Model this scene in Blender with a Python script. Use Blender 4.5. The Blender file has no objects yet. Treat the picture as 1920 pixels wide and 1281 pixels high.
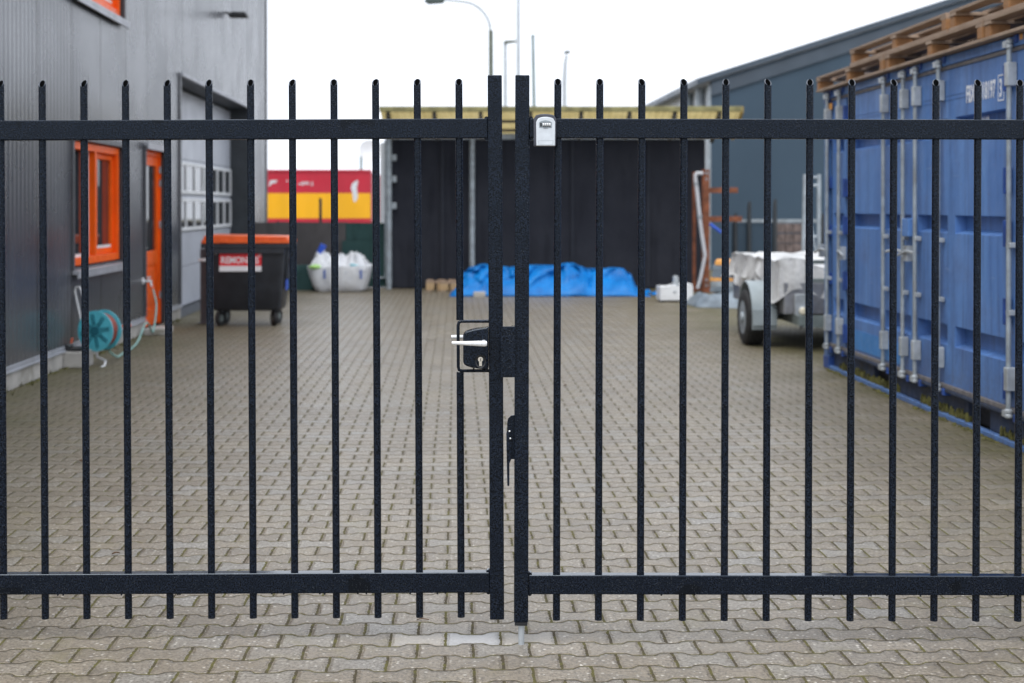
import bpy, bmesh, math, random
from mathutils import Vector, Matrix, noise
random.seed(7)
sc = bpy.context.scene
R = math.radians
# ------------------------------------------------------------------ camera
F, CX, CY, HZ, CAMZ = 2667.0, 960.0, 640.5, 385.6, 1.54
cd = bpy.data.cameras.new('camera'); cam = bpy.data.objects.new('camera', cd); sc.collection.objects.link(cam)
cam.location = (0, 0, CAMZ); cam.rotation_euler = (R(90) - 0.0056, 0, 0)
cd.sensor_width = 36; cd.lens = 50.0; cd.shift_y = -0.125
cd.clip_start = 0.05; cd.clip_end = 1500
cd.dof.use_dof = True; cd.dof.focus_distance = 5.0; cd.dof.aperture_fstop = 3.0; cd.dof.aperture_blades = 9
sc.camera = cam
# ------------------------------------------------------------------ sky, sun, exposure
SUN_EL, SUN_ROT = R(60), R(205)
w = bpy.data.worlds.new('World'); sc.world = w; w.use_nodes = True
nt = w.node_tree; nt.nodes.clear()
sky = nt.nodes.new('ShaderNodeTexSky'); sky.sky_type = 'NISHITA'; sky.sun_disc = False
sky.sun_elevation = SUN_EL; sky.sun_rotation = SUN_ROT; sky.dust_density = 3.0
hsv = nt.nodes.new('ShaderNodeHueSaturation'); hsv.inputs['Saturation'].default_value = 0.25
mx = nt.nodes.new('ShaderNodeMix'); mx.data_type = 'RGBA'; mx.inputs[0].default_value = 0.88
mx.inputs[7].default_value = (10.0, 10.6, 11.7, 1)
bg = nt.nodes.new('ShaderNodeBackground'); bg.inputs['Strength'].default_value = 0.1
wo = nt.nodes.new('ShaderNodeOutputWorld')
nt.links.new(sky.outputs[0], hsv.inputs['Color']); nt.links.new(hsv.outputs[0], mx.inputs[6])
nt.links.new(mx.outputs[2], bg.inputs['Color']); nt.links.new(bg.outputs[0], wo.inputs['Surface'])
sl = bpy.data.lights.new('sun', 'SUN'); sl.energy = 1.3; sl.angle = R(40); sl.color = (1, 0.97, 0.93)
so = bpy.data.objects.new('sun', sl); sc.collection.objects.link(so)
sd = Vector((math.sin(SUN_ROT) * math.cos(SUN_EL), math.cos(SUN_ROT) * math.cos(SUN_EL), math.sin(SUN_EL)))
so.rotation_euler = sd.to_track_quat('Z', 'Y').to_euler(); so.location = (0, -5, 20)
vs = sc.view_settings
vs.view_transform = 'Standard'; vs.look = 'None'; vs.exposure = 0.6; vs.gamma = 1; vs.use_curve_mapping = False
sc.cycles.use_denoising = True
YAW = math.atan(0.045)

# ------------------------------------------------------------------ measuring helpers (photo measurements -> metres at a known distance)
def X(px, d): return (px - CX) / F * d
def Z(py, d): return CAMZ - (py - HZ) / F * d
def Dg(py): return F * CAMZ / (py - HZ)

# ------------------------------------------------------------------ mesh helpers
class MB:
    def __init__(s): s.bm = bmesh.new()
    def box(s, x0, x1, y0, y1, z0, z1, M=None, mi=0):
        co = [(x, y, z) for x in (x0, x1) for y in (y0, y1) for z in (z0, z1)]
        v = [s.bm.verts.new((M @ Vector(c)) if M else c) for c in co]
        for f in ((0, 1, 3, 2), (4, 6, 7, 5), (0, 4, 5, 1), (2, 3, 7, 6), (0, 2, 6, 4), (1, 5, 7, 3)):
            s.bm.faces.new([v[i] for i in f]).material_index = mi
        return s
    def quad(s, *pts, mi=0):
        f = s.bm.faces.new([s.bm.verts.new(p) for p in pts]); f.material_index = mi
        return s
    def tube(s, pts, r, n=12, cap=True, r2=None, closed=False):
        pts = [Vector(p) for p in pts]; rings = []; up = None
        N = len(pts)
        for i, p in enumerate(pts):
            if closed: t = (pts[(i + 1) % N] - pts[i - 1]).normalized()
            elif i == 0: t = (pts[1] - p).normalized()
            elif i == N - 1: t = (p - pts[-2]).normalized()
            else: t = ((pts[i + 1] - p).normalized() + (p - pts[i - 1]).normalized()).normalized()
            if up is None:
                a = Vector((0, 0, 1)) if abs(t.z) < 0.9 else Vector((1, 0, 0))
                up = t.cross(a).normalized()
            up = (up - t * up.dot(t)).normalized(); b = t.cross(up)
            rr = r if r2 is None else r + (r2 - r) * i / (N - 1)
            rings.append([s.bm.verts.new(p + (up * math.cos(2 * math.pi * k / n) + b * math.sin(2 * math.pi * k / n)) * rr) for k in range(n)])
        for i in range(N if closed else N - 1):
            a, b2 = rings[i], rings[(i + 1) % N]
            for k in range(n):
                s.bm.faces.new((a[k], a[(k + 1) % n], b2[(k + 1) % n], b2[k]))
        if cap and not closed:
            s.bm.faces.new(rings[0][::-1]); s.bm.faces.new(rings[-1])
        return s
    def cyl(s, p0, p1, r, n=16, r2=None): return s.tube([p0, p1], r, n, True, r2)
    def lathe(s, prof, M=None, n=32, closed=False):      # prof: (radius, z) pairs round local z
        rings = []
        for r, z in prof:
            rings.append([s.bm.verts.new((M or Matrix()) @ Vector((r * math.cos(2 * math.pi * k / n), r * math.sin(2 * math.pi * k / n), z))) for k in range(n)])
        for a, b in list(zip(rings, rings[1:])) + ([(rings[-1], rings[0])] if closed else []):
            for k in range(n): s.bm.faces.new((a[k], a[(k + 1) % n], b[(k + 1) % n], b[k]))
        if not closed:
            if prof[0][0] > 1e-5: s.bm.faces.new(rings[0][::-1])
            if prof[-1][0] > 1e-5: s.bm.faces.new(rings[-1])
        return s
    def prism(s, poly, y0, y1, M=None):                   # poly in (x, z), extruded along y
        M = M or Matrix()
        a = [s.bm.verts.new(M @ Vector((x, y0, z))) for x, z in poly]
        b = [s.bm.verts.new(M @ Vector((x, y1, z))) for x, z in poly]
        s.bm.faces.new(a); s.bm.faces.new(b[::-1]); n = len(poly)
        for i in range(n): s.bm.faces.new((a[i], b[i], b[(i + 1) % n], a[(i + 1) % n]))
        return s
    def grid(s, nx, ny, fn):
        v = [[s.bm.verts.new(fn(i / nx, j / ny)) for j in range(ny + 1)] for i in range(nx + 1)]
        for i in range(nx):
            for j in range(ny): s.bm.faces.new((v[i][j], v[i + 1][j], v[i + 1][j + 1], v[i][j + 1]))
        return s
    def clusters(s, gap=0.01):
        bm = s.bm; bm.verts.ensure_lookup_table(); bm.verts.index_update(); seen = set(); isl = []
        for v in bm.verts:
            if v.index in seen: continue
            st, got = [v], []; seen.add(v.index)
            while st:
                a = st.pop(); got.append(a)
                for e in a.link_edges:
                    b = e.other_vert(a)
                    if b.index not in seen: seen.add(b.index); st.append(b)
            lo = [min(q.co[i] for q in got) - gap / 2 for i in range(3)]; hi = [max(q.co[i] for q in got) + gap / 2 for i in range(3)]
            isl.append(([got], lo, hi))
        par = list(range(len(isl)))
        def f(i):
            while par[i] != i: par[i] = par[par[i]]; i = par[i]
            return i
        if len(isl) > 90: return []
        for i in range(len(isl)):
            for j in range(i):
                if all(isl[i][1][k] <= isl[j][2][k] and isl[j][1][k] <= isl[i][2][k] for k in range(3)): par[f(i)] = f(j)
        cl = {}
        for i, q in enumerate(isl): cl.setdefault(f(i), []).extend(q[0][0])
        return list(cl.values())
    def build(s, name, m, parent=None, smooth=True, bevel=0, segs=2, keepn=False, weld=True, split=True):
        if parent and split:
            cl = s.clusters()
            if 1 < len(cl) <= 40:
                cl.sort(key=len, reverse=True); first = None
                for c in cl:
                    ids = {v.index for v in c}; q = MB(); mp = {}
                    for v in c: mp[v.index] = q.bm.verts.new(v.co)
                    for f in s.bm.faces:
                        if f.verts[0].index in ids: q.bm.faces.new([mp[v.index] for v in f.verts]).material_index = f.material_index
                    o = q.build(name, m, parent, smooth, bevel, segs, keepn, weld, False); first = first or o
                s.bm.free(); return first
        if weld: bmesh.ops.remove_doubles(s.bm, verts=s.bm.verts, dist=1e-6)
        if not keepn: bmesh.ops.recalc_face_normals(s.bm, faces=s.bm.faces)
        me = bpy.data.meshes.new(name); s.bm.to_mesh(me); s.bm.free()
        for mm in (m if isinstance(m, (list, tuple)) else [m]): me.materials.append(mm)
        o = bpy.data.objects.new(name, me); sc.collection.objects.link(o)
        if smooth:
            for p in me.polygons: p.use_smooth = True
            me.set_sharp_from_angle(angle=R(38))
        if bevel:
            b = o.modifiers.new('bevel', 'BEVEL'); b.width = bevel; b.segments = segs; b.limit_method = 'ANGLE'; b.angle_limit = R(50)
        if parent: o.parent = parent
        return o

def tag(o, label=None, cat=None, group=None, kind=None):
    if label: o['label'] = label
    if cat: o['category'] = cat
    if group: o['group'] = group
    if kind: o['kind'] = kind
    return o
def thing(name, label, cat, loc=(0, 0, 0), rz=0, group=None):
    o = bpy.data.objects.new(name, None); sc.collection.objects.link(o)
    o.empty_display_size = 0.2; o.location = loc; o.rotation_euler = (0, 0, rz)
    return tag(o, label, cat, group)
def copy_tree(o, parent=None):
    c = o.copy(); sc.collection.objects.link(c); c.parent = parent
    for ch in list(o.children): copy_tree(ch, c)
    return c
def text_mesh(name, s, size, m, parent, M, sx=1.0, ext=0.002, align='LEFT', shear=0, sp=1.0):
    cu = bpy.data.curves.new('lettering', 'FONT'); cu.body = s; cu.size = size; cu.extrude = ext; cu.align_x = align
    cu.shear = shear; cu.space_character = sp; cu.resolution_u = 3; cu.offset = size * 0.02
    t = bpy.data.objects.new('lettering', cu); sc.collection.objects.link(t)
    dg = bpy.context.evaluated_depsgraph_get(); dg.update()
    me = bpy.data.meshes.new_from_object(t.evaluated_get(dg))
    bpy.data.objects.remove(t); bpy.data.curves.remove(cu)
    me.transform(M @ Matrix.Diagonal((sx, 1, 1, 1))); me.name = name
    me.materials.clear(); me.materials.append(m)
    o = bpy.data.objects.new(name, me); sc.collection.objects.link(o); o.parent = parent
    return o

# ------------------------------------------------------------------ material helpers
class NG:
    def __init__(s, name):
        s.m = bpy.data.materials.new(name); s.m.use_nodes = True; s.t = s.m.node_tree; s.t.nodes.clear()
        s.out = s.n('ShaderNodeOutputMaterial'); s.p = s.n('ShaderNodeBsdfPrincipled'); s.l(s.p.outputs[0], s.out.inputs[0])
    def n(s, k, **kw):
        x = s.t.nodes.new(k)
        for a, b in kw.items(): setattr(x, a, b)
        return x
    def l(s, a, b): s.t.links.new(a, b)
    def put(s, sock, v):
        if hasattr(v, 'is_output'): s.l(v, sock)
        else: sock.default_value = v
    def math(s, op, a, b=0.0, c=None):
        x = s.n('ShaderNodeMath', operation=op); s.put(x.inputs[0], a); s.put(x.inputs[1], b)
        if c is not None: s.put(x.inputs[2], c)
        return x.outputs[0]
    def mix(s, f, a, b, blend='MIX'):
        x = s.n('ShaderNodeMix', data_type='RGBA', blend_type=blend); s.put(x.inputs[0], f)
        for i, v in ((6, a), (7, b)): s.put(x.inputs[i], (*v, 1) if isinstance(v, tuple) and len(v) == 3 else v)
        return x.outputs[2]
    def ramp(s, v, a, b, lo=0.0, hi=1.0, smooth=True):
        x = s.n('ShaderNodeMapRange', interpolation_type='SMOOTHSTEP' if smooth else 'LINEAR')
        s.put(x.inputs[0], v); s.put(x.inputs[1], a); s.put(x.inputs[2], b); s.put(x.inputs[3], lo); s.put(x.inputs[4], hi)
        return x.outputs[0]
    def coord(s, scale=(1, 1, 1), which='Object'):
        c = s.n('ShaderNodeTexCoord'); mp = s.n('ShaderNodeMapping'); mp.inputs['Scale'].default_value = scale
        s.l(c.outputs[which], mp.inputs[0]); return mp.outputs[0]
    def noise(s, v, scale, detail=3, rough=0.55):
        x = s.n('ShaderNodeTexNoise'); s.l(v, x.inputs['Vector']); x.inputs['Scale'].default_value = scale
        x.inputs['Detail'].default_value = detail; x.inputs['Roughness'].default_value = rough; return x.outputs[0]
    def voro(s, v, scale, feature='F1', out=0):
        x = s.n('ShaderNodeTexVoronoi', feature=feature); s.l(v, x.inputs['Vector']); x.inputs['Scale'].default_value = scale
        return x.outputs[out]
    def bump(s, h, strength, dist):
        b = s.n('ShaderNodeBump'); b.inputs['Strength'].default_value = strength; b.inputs['Distance'].default_value = dist
        s.l(h, b.inputs['Height']); s.l(b.outputs[0], s.p.inputs['Normal'])
    def set(s, **kw):
        for k, v in kw.items():
            k = {'col': 'Base Color', 'rough': 'Roughness', 'metal': 'Metallic', 'spec': 'Specular IOR Level', 'coat': 'Coat Weight', 'coatr': 'Coat Roughness', 'trans': 'Transmission Weight', 'em': 'Emission Strength'}[k]
            s.put(s.p.inputs[k], (*v, 1) if isinstance(v, tuple) and len(v) == 3 else v)

def pm(name, col, rough=0.5, metal=0.0, var=0.15, vs_=6.0, bump=0.0, bs=60.0, bd=0.002, dirt=None, dirtf=0.0, streak=1.0, spec=0.5, coat=0.0):
    g = NG(name); v = g.coord((1, 1, 1)); vst = g.coord((1, 1, streak))
    n1 = g.noise(vst, vs_, 5)
    dark = tuple(c * (1 - var) for c in col); light = tuple(min(1, c * (1 + var)) for c in col)
    c = g.mix(g.ramp(n1, 0.3, 0.7), dark, light)
    if dirt:
        n2 = g.noise(vst, vs_ * 0.55, 7, 0.65)
        c = g.mix(g.math('MULTIPLY', g.ramp(n2, 0.5, 0.72), dirtf), c, dirt)
    n3 = g.noise(v, vs_ * 3, 4)
    g.set(col=c, rough=g.ramp(n3, 0.25, 0.75, max(0.02, rough * 0.8), min(1, rough * 1.2)), metal=metal, spec=spec, coat=coat)
    if bump: g.bump(g.noise(v, bs, 4), bump, bd)
    return g.m

def mat_pavers():
    g = NG('grey_concrete_pavers')
    L, P, A = 0.195, 0.1315, 0.092
    c = g.n('ShaderNodeTexCoord'); sp = g.n('ShaderNodeSeparateXYZ'); g.l(c.outputs['Object'], sp.inputs[0])
    wob = g.noise(c.outputs['Object'], 9.0, 2); wob2 = g.noise(c.outputs['Object'], 55.0, 2)
    wv = g.math('ADD', g.math('MULTIPLY', g.math('SUBTRACT', wob, 0.5), 0.012), g.math('MULTIPLY', g.math('SUBTRACT', wob2, 0.5), 0.006))
    u = g.math('DIVIDE', g.math('ADD', g.math('ADD', sp.outputs[0], PAV_U), wv), L)
    v = g.math('DIVIDE', g.math('ADD', g.math('ADD', sp.outputs[1], PAV_V), wv), P)
    t = g.math('MULTIPLY', g.math('ABSOLUTE', g.math('SUBTRACT', g.math('FRACT', u), 0.5)), 2.0)
    wav = g.ramp(t, 0.33, 0.67, -1, 1)
    nb = g.math('ROUND', v)
    odd = g.math('FLOORED_MODULO', nb, 2.0)
    sg = g.math('SUBTRACT', g.math('MULTIPLY', odd, 2.0), 1.0)            # -(-1)^n
    b = g.math('ADD', nb, g.math('MULTIPLY', g.math('MULTIPLY', sg, wav), A))
    dv = g.math('SUBTRACT', v, b)
    row = g.math('ADD', g.math('SUBTRACT', nb, 1.0), g.math('GREATER_THAN', dv, 0.0))
    rodd = g.math('FLOORED_MODULO', row, 2.0)
    uu = g.math('ADD', u, g.math('MULTIPLY', rodd, 0.5))
    col = g.math('FLOOR', uu); fu = g.math('FRACT', uu)
    de = g.math('MULTIPLY', g.math('MINIMUM', fu, g.math('SUBTRACT', 1.0, fu)), L)
    db = g.math('MULTIPLY', g.math('ABSOLUTE', dv), P)
    jn = g.ramp(wob2, 0.3, 0.7, 0.7, 1.3)
    d = g.math('MINIMUM', g.math('DIVIDE', db, g.math('MULTIPLY', jn, 0.0043)), g.math('DIVIDE', de, g.math('MULTIPLY', jn, 0.0053)))
    joint = g.ramp(d, 0.75, 1.25, 1, 0)
    edge = g.ramp(d, 0.8, 3.2, 0, 1)
    cx = g.n('ShaderNodeCombineXYZ'); g.l(row, cx.inputs[0]); g.l(col, cx.inputs[1])
    wn = g.n('ShaderNodeTexWhiteNoise', noise_dimensions='2D'); g.l(cx.outputs[0], wn.inputs[0])
    rnd = wn.outputs[0]
    ws = g.n('ShaderNodeSeparateColor'); g.l(wn.outputs[1], ws.inputs[0])
    base = g.mix(rnd, (0.200, 0.163, 0.118), (0.295, 0.250, 0.194))
    base = g.mix(g.ramp(ws.outputs[1], 0.62, 1.0, 0, 0.7), base, (0.30, 0.292, 0.275))
    big = g.noise(c.outputs['Object'], 0.55, 5, 0.6)
    base = g.mix(g.ramp(big, 0.40, 0.62, 0.0, 0.42), base, (0.315, 0.262, 0.185))
    mid = g.noise(c.outputs['Object'], 4.5, 6, 0.7)
    base = g.mix(g.ramp(mid, 0.42, 0.68, 0.0, 0.6), base, (0.165, 0.136, 0.095))
    fine = g.noise(c.outputs['Object'], 75, 5, 0.75)
    base = g.mix(g.ramp(fine, 0.38, 0.56, 0.85, 0.0), base, (0.095, 0.080, 0.062))
    base = g.mix(g.ramp(fine, 0.56, 0.72, 0.0, 0.6), base, (0.40, 0.36, 0.30))
    fv = g.n('ShaderNodeTexVoronoi'); g.l(c.outputs['Object'], fv.inputs['Vector']); fv.inputs['Scale'].default_value = 62
    fc = g.n('ShaderNodeSeparateColor'); g.l(fv.outputs[1], fc.inputs[0])
    fleck = g.math('MULTIPLY', g.ramp(g.math('DIVIDE', fv.outputs[0], g.math('ADD', fc.outputs[1], 0.45)), 0.14, 0.36, 1, 0), g.ramp(fc.outputs[0], 0.45, 0.95, 0, 1))
    base = g.mix(g.math('MULTIPLY', fleck, 0.85), base, (0.60, 0.56, 0.49))
    dk = g.n('ShaderNodeTexVoronoi'); g.l(c.outputs['Object'], dk.inputs['Vector']); dk.inputs['Scale'].default_value = 78; dkc = g.n('ShaderNodeSeparateColor'); g.l(dk.outputs[1], dkc.inputs[0])
    base = g.mix(g.math('MULTIPLY', g.math('MULTIPLY', g.ramp(dk.outputs[0], 0.14, 0.4, 1, 0), g.math('GREATER_THAN', dkc.outputs[1], 0.6)), 0.6), base, (0.085, 0.072, 0.055))
    # one bright paver and a paler one by the drop bolt
    isr = g.math('COMPARE', row, 0.0, 0.5)
    w1 = g.math('MULTIPLY', isr, g.math('COMPARE', col, 0.0, 0.5))
    w2 = g.math('MULTIPLY', isr, g.math('COMPARE', g.math('ABSOLUTE', col), 1.0, 0.4))
    base = g.mix(g.math('MULTIPLY', w1, g.ramp(fine, 0.3, 0.6, 0.65, 0.95)), base, (0.36, 0.355, 0.35))
    base = g.mix(g.math('MULTIPLY', w2, 0.45), base, (0.42, 0.39, 0.345))
    # moss and damp dirt: most along both sides, with vignette and occlusion painted in
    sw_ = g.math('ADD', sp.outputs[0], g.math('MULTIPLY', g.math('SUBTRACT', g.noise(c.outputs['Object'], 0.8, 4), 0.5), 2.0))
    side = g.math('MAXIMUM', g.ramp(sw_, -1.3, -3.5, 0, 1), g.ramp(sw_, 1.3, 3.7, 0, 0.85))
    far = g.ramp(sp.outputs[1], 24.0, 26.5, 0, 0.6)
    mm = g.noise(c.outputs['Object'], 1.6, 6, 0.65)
    damp_shade = g.math('MULTIPLY', g.math('MAXIMUM', side, far), g.ramp(mm, 0.15, 0.5))
    base = g.mix(g.math('MULTIPLY', damp_shade, 0.85), base, (0.105, 0.088, 0.050))
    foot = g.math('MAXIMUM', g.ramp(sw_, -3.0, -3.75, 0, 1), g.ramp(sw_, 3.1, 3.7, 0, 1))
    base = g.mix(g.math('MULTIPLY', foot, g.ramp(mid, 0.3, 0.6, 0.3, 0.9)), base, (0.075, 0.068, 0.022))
    oil = g.ramp(g.noise(c.outputs['Object'], 0.9, 3, 0.5), 0.66, 0.74, 0, 0.35); base = g.mix(oil, base, (0.09, 0.085, 0.08))
    film = g.ramp(g.noise(c.outputs['Object'], 2.7, 6, 0.7), 0.54, 0.75, 0, 0.5)
    base = g.mix(film, base, (0.20, 0.172, 0.080))
    blot = g.ramp(g.noise(c.outputs['Object'], 1.15, 7, 0.75), 0.50, 0.68, 0, 0.55); base = g.mix(blot, base, (0.155, 0.128, 0.092))
    mo = g.noise(c.outputs['Object'], 14, 5, 0.65)
    jc = g.mix(g.ramp(mo, 0.42, 0.60), (0.070, 0.055, 0.030), (0.120, 0.108, 0.026))
    jc = g.mix(g.ramp(g.noise(c.outputs['Object'], 70, 3), 0.3, 0.7, 0, 0.55), jc, (0.03, 0.024, 0.014))
    cc = g.mix(joint, base, jc)
    # lichen spots and small dark marks
    cc = g.mix(g.math('MULTIPLY', g.ramp(g.noise(c.outputs['Object'], 38, 2), 0.70, 0.74), 0.7), cc, (0.10, 0.09, 0.06))
    rr = g.math('ADD', g.ramp(mid, 0.3, 0.7, 0.48, 0.32), g.math('MULTIPLY', damp_shade, 0.25))
    g.set(col=cc, rough=g.math('MAXIMUM', rr, joint), spec=0.46)
    h = g.math('ADD', g.math('MULTIPLY', edge, 1.0), g.math('ADD', g.math('MULTIPLY', fine, 0.35), g.math('MULTIPLY', rnd, 0.25)))
    g.bump(h, 1.0, 0.005)
    return g.m

def mat_gate():
    g = NG('wet_anthracite_paint'); v = g.coord()
    n = g.noise(v, 190, 4, 0.65); n2 = g.noise(v, 22, 4); big = g.noise(v, 5.5, 3)
    c = g.mix(g.ramp(n, 0.42, 0.58), (0.0007, 0.0010, 0.0018), (0.0100, 0.0148, 0.0270))
    c = g.mix(g.ramp(n2, 0.42, 0.62, 0, 0.55), c, (0.0035, 0.0055, 0.0105))
    run = g.ramp(big, 0.63, 0.655, 0, 0.9)
    c = g.mix(run, c, (0.0022, 0.0030, 0.0052))
    vo = g.n('ShaderNodeTexVoronoi'); g.l(v, vo.inputs['Vector']); vo.inputs['Scale'].default_value = 150
    vc = g.n('ShaderNodeSeparateColor'); g.l(vo.outputs[1], vc.inputs[0])
    dense = g.ramp(big, 0.32, 0.62, 0.90, 0.55)
    drop = g.math('MULTIPLY', g.ramp(vo.outputs[0], 0.10, 0.42, 1, 0), g.math('GREATER_THAN', vc.outputs[0], dense))
    geo = g.n('ShaderNodeNewGeometry'); gs = g.n('ShaderNodeSeparateXYZ'); g.l(geo.outputs['True Normal'], gs.inputs[0])
    wet = g.ramp(gs.outputs[2], 0.55, 0.68)                       # a water film lies on faces that look up
    rough = g.math('SUBTRACT', g.ramp(n, 0.4, 0.6, 0.20, 0.36), g.math('MULTIPLY', drop, 0.17))
    rough = g.mix(wet, rough, 0.10) if False else g.math('MULTIPLY', rough, g.ramp(wet, 0, 1, 1.0, 0.30))
    g.set(col=c, rough=rough, spec=g.math('ADD', g.ramp(drop, 0, 1, 0.22, 0.9), g.math('MULTIPLY', wet, 0.6)))
    g.p.inputs['Specular Tint'].default_value = (0.78, 0.89, 1.0, 1)
    h = g.math('ADD', drop, g.math('MULTIPLY', n, 0.25))
    h = g.math('MULTIPLY', h, g.ramp(wet, 0, 1, 1.0, 0.06))
    g.bump(h, 0.9, 0.0034)
    return g.m

def mat_cladding():
    g = NG('anthracite_sheet_cladding')
    c = g.n('ShaderNodeTexCoord'); sp = g.n('ShaderNodeSeparateXYZ'); g.l(c.outputs['Object'], sp.inputs[0])
    y = g.math('SUBTRACT', sp.outputs[1], 12.65)
    rib = g.ramp(g.math('ABSOLUTE', g.math('SUBTRACT', g.math('FRACT', g.math('DIVIDE', y, 0.115)), 0.5)), 0.16, 0.30)
    sf = g.math('ABSOLUTE', g.math('SUBTRACT', g.math('FRACT', g.math('DIVIDE', g.math('ADD', y, 0.575), 1.15)), 0.5))
    seam = g.ramp(sf, 0.009, 0.022, 1, 0)
    vv = g.coord((1, 1, 0.12)); n = g.noise(vv, 3.0, 6, 0.6); n2 = g.noise(c.outputs['Object'], 0.7, 4)
    pan = g.n('ShaderNodeTexWhiteNoise', noise_dimensions='1D'); g.l(g.math('FLOOR', g.math('DIVIDE', y, 1.15)), pan.inputs[1])
    col = g.mix(g.ramp(n, 0.3, 0.7), (0.045, 0.049, 0.060), (0.062, 0.067, 0.080))
    col = g.mix(g.math('MULTIPLY', pan.outputs[0], 0.3), col, (0.085, 0.088, 0.098))
    
    col = g.mix(seam, col, (0.018, 0.019, 0.022))
    splash = g.math('MULTIPLY', g.ramp(sp.outputs[2], 0.2, 0.9, 1, 0), g.ramp(n2, 0.35, 0.65, 0.1, 0.4))
    col = g.mix(splash, col, (0.10, 0.098, 0.09))
    g.set(col=col, rough=g.ramp(n2, 0.3, 0.7, 0.22, 0.32), spec=0.75)
    h = g.math('SUBTRACT', rib, g.math('MULTIPLY', seam, 1.5))
    g.bump(h, 1.0, 0.010)
    return g.m

def mat_container():
    g = NG('weathered_blue_paint'); v = g.coord(); vst = g.coord((1, 1, 0.10))
    n = g.noise(vst, 4.0, 6, 0.65); n2 = g.noise(v, 2.2, 5, 0.6); n3 = g.noise(v, 26, 5, 0.7)
    c = g.mix(g.ramp(n, 0.28, 0.72), (0.068, 0.168, 0.43), (0.118, 0.26, 0.57))
    c = g.mix(g.ramp(n2, 0.42, 0.7, 0, 0.5), c, (0.16, 0.27, 0.53))
    blo = g.noise(v, 1.1, 7, 0.7); c = g.mix(g.ramp(blo, 0.48, 0.66, 0, 0.5), c, (0.060, 0.115, 0.28))
    vs2 = g.coord((1, 1, 0.05)); c = g.mix(g.ramp(g.noise(vs2, 16, 6, 0.7), 0.47, 0.70, 0, 0.6), c, (0.055, 0.10, 0.24))
    sp = g.n('ShaderNodeSeparateXYZ'); g.l(v, sp.inputs[0])
    low = g.math('MULTIPLY', g.ramp(sp.outputs[2], 0.55, 0.2, 0, 1), g.ramp(n3, 0.35, 0.65, 0.1, 0.6))
    c = g.mix(low, c, (0.09, 0.11, 0.17))
    sc_ = g.noise(g.coord((1, 0.5, 6)), 5, 6, 0.75); c = g.mix(g.ramp(sc_, 0.62, 0.70, 0, 0.35), c, (0.30, 0.38, 0.56))
    c = g.mix(g.math('MULTIPLY', g.ramp(n3, 0.66, 0.71), 0.85), c, (0.15, 0.075, 0.045))
    g.set(col=c, rough=g.ramp(n2, 0.3, 0.7, 0.42, 0.6), spec=0.32)
    g.bump(g.noise(v, 3.2, 3), 0.55, 0.02)
    return g.m

def mat_wood(name, a, b, dark):
    g = NG(name); v = g.coord((6, 1.0, 6)); n = g.noise(v, 4, 6, 0.65); v2 = g.coord(); n2 = g.noise(v2, 2.2, 5)
    oi = g.n('ShaderNodeNewGeometry')
    c = g.mix(g.ramp(n, 0.3, 0.7), a, b)
    c = g.mix(g.math('MULTIPLY', oi.outputs['Random Per Island'], 0.55), c, dark)
    c = g.mix(g.ramp(n2, 0.48, 0.7, 0, 0.6), c, dark)
    g.set(col=c, rough=0.7); g.bump(n, 0.4, 0.003)
    return g.m

def mat_net(name, a, b):
    g = NG(name); v = g.coord((1, 1, 1)); vs2 = g.coord((1, 1, 0.15))
    n = g.noise(v, 1.2, 5, 0.6); n2 = g.noise(v, 160, 2); n3 = g.noise(vs2, 5, 5)
    c = g.mix(g.ramp(n, 0.3, 0.7), a, b)
    c = g.mix(g.ramp(n2, 0.4, 0.6, 0.0, 0.35), c, tuple(min(1, x * 1.9) for x in b))
    c = g.mix(g.ramp(n3, 0.5, 0.7, 0, 0.4), c, tuple(x * 0.6 for x in a))
    g.set(col=c, rough=0.8, spec=0.1); g.bump(g.noise(v, 3.0, 4), 0.5, 0.02)
    return g.m

def mat_roof_sheet():
    g = NG('translucent_yellow_roof_sheet'); v = g.coord(); n = g.noise(v, 3, 5)
    c = g.mix(g.ramp(n, 0.3, 0.7), (0.44, 0.35, 0.15), (0.58, 0.475, 0.23))
    g.set(col=c, rough=0.6)
    tr = g.n('ShaderNodeBsdfTranslucent'); g.l(c, tr.inputs[0])
    ms = g.n('ShaderNodeMixShader'); ms.inputs[0].default_value = 0.62
    g.l(g.p.outputs[0], ms.inputs[1]); g.l(tr.outputs[0], ms.inputs[2]); g.l(ms.outputs[0], g.out.inputs[0])
    return g.m

def mat_tarp(name, a, b, c3, spec=0.4):
    g = NG(name); v = g.coord(); n = g.noise(v, 2.5, 5, 0.6); n2 = g.noise(v, 14, 4)
    c = g.mix(g.ramp(n, 0.3, 0.7), a, b); c = g.mix(g.ramp(n2, 0.55, 0.75, 0, 0.5), c, c3)
    g.set(col=c, rough=0.45, spec=spec); g.bump(g.noise(v, 9, 5, 0.6), 0.6, 0.03)
    return g.m

# paver phase: the bright paver next to the drop bolt is block (0, 0)
GYAW = 0.0394
_w = Vector((X(886.5, 5.04), 5.045)); _u = _w.x * math.cos(GYAW) + _w.y * math.sin(GYAW); _v = -_w.x * math.sin(GYAW) + _w.y * math.cos(GYAW)
PAV_U = 0.195 * 0.5 - _u; PAV_V = 0.1315 * 0.5 - _v

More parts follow.
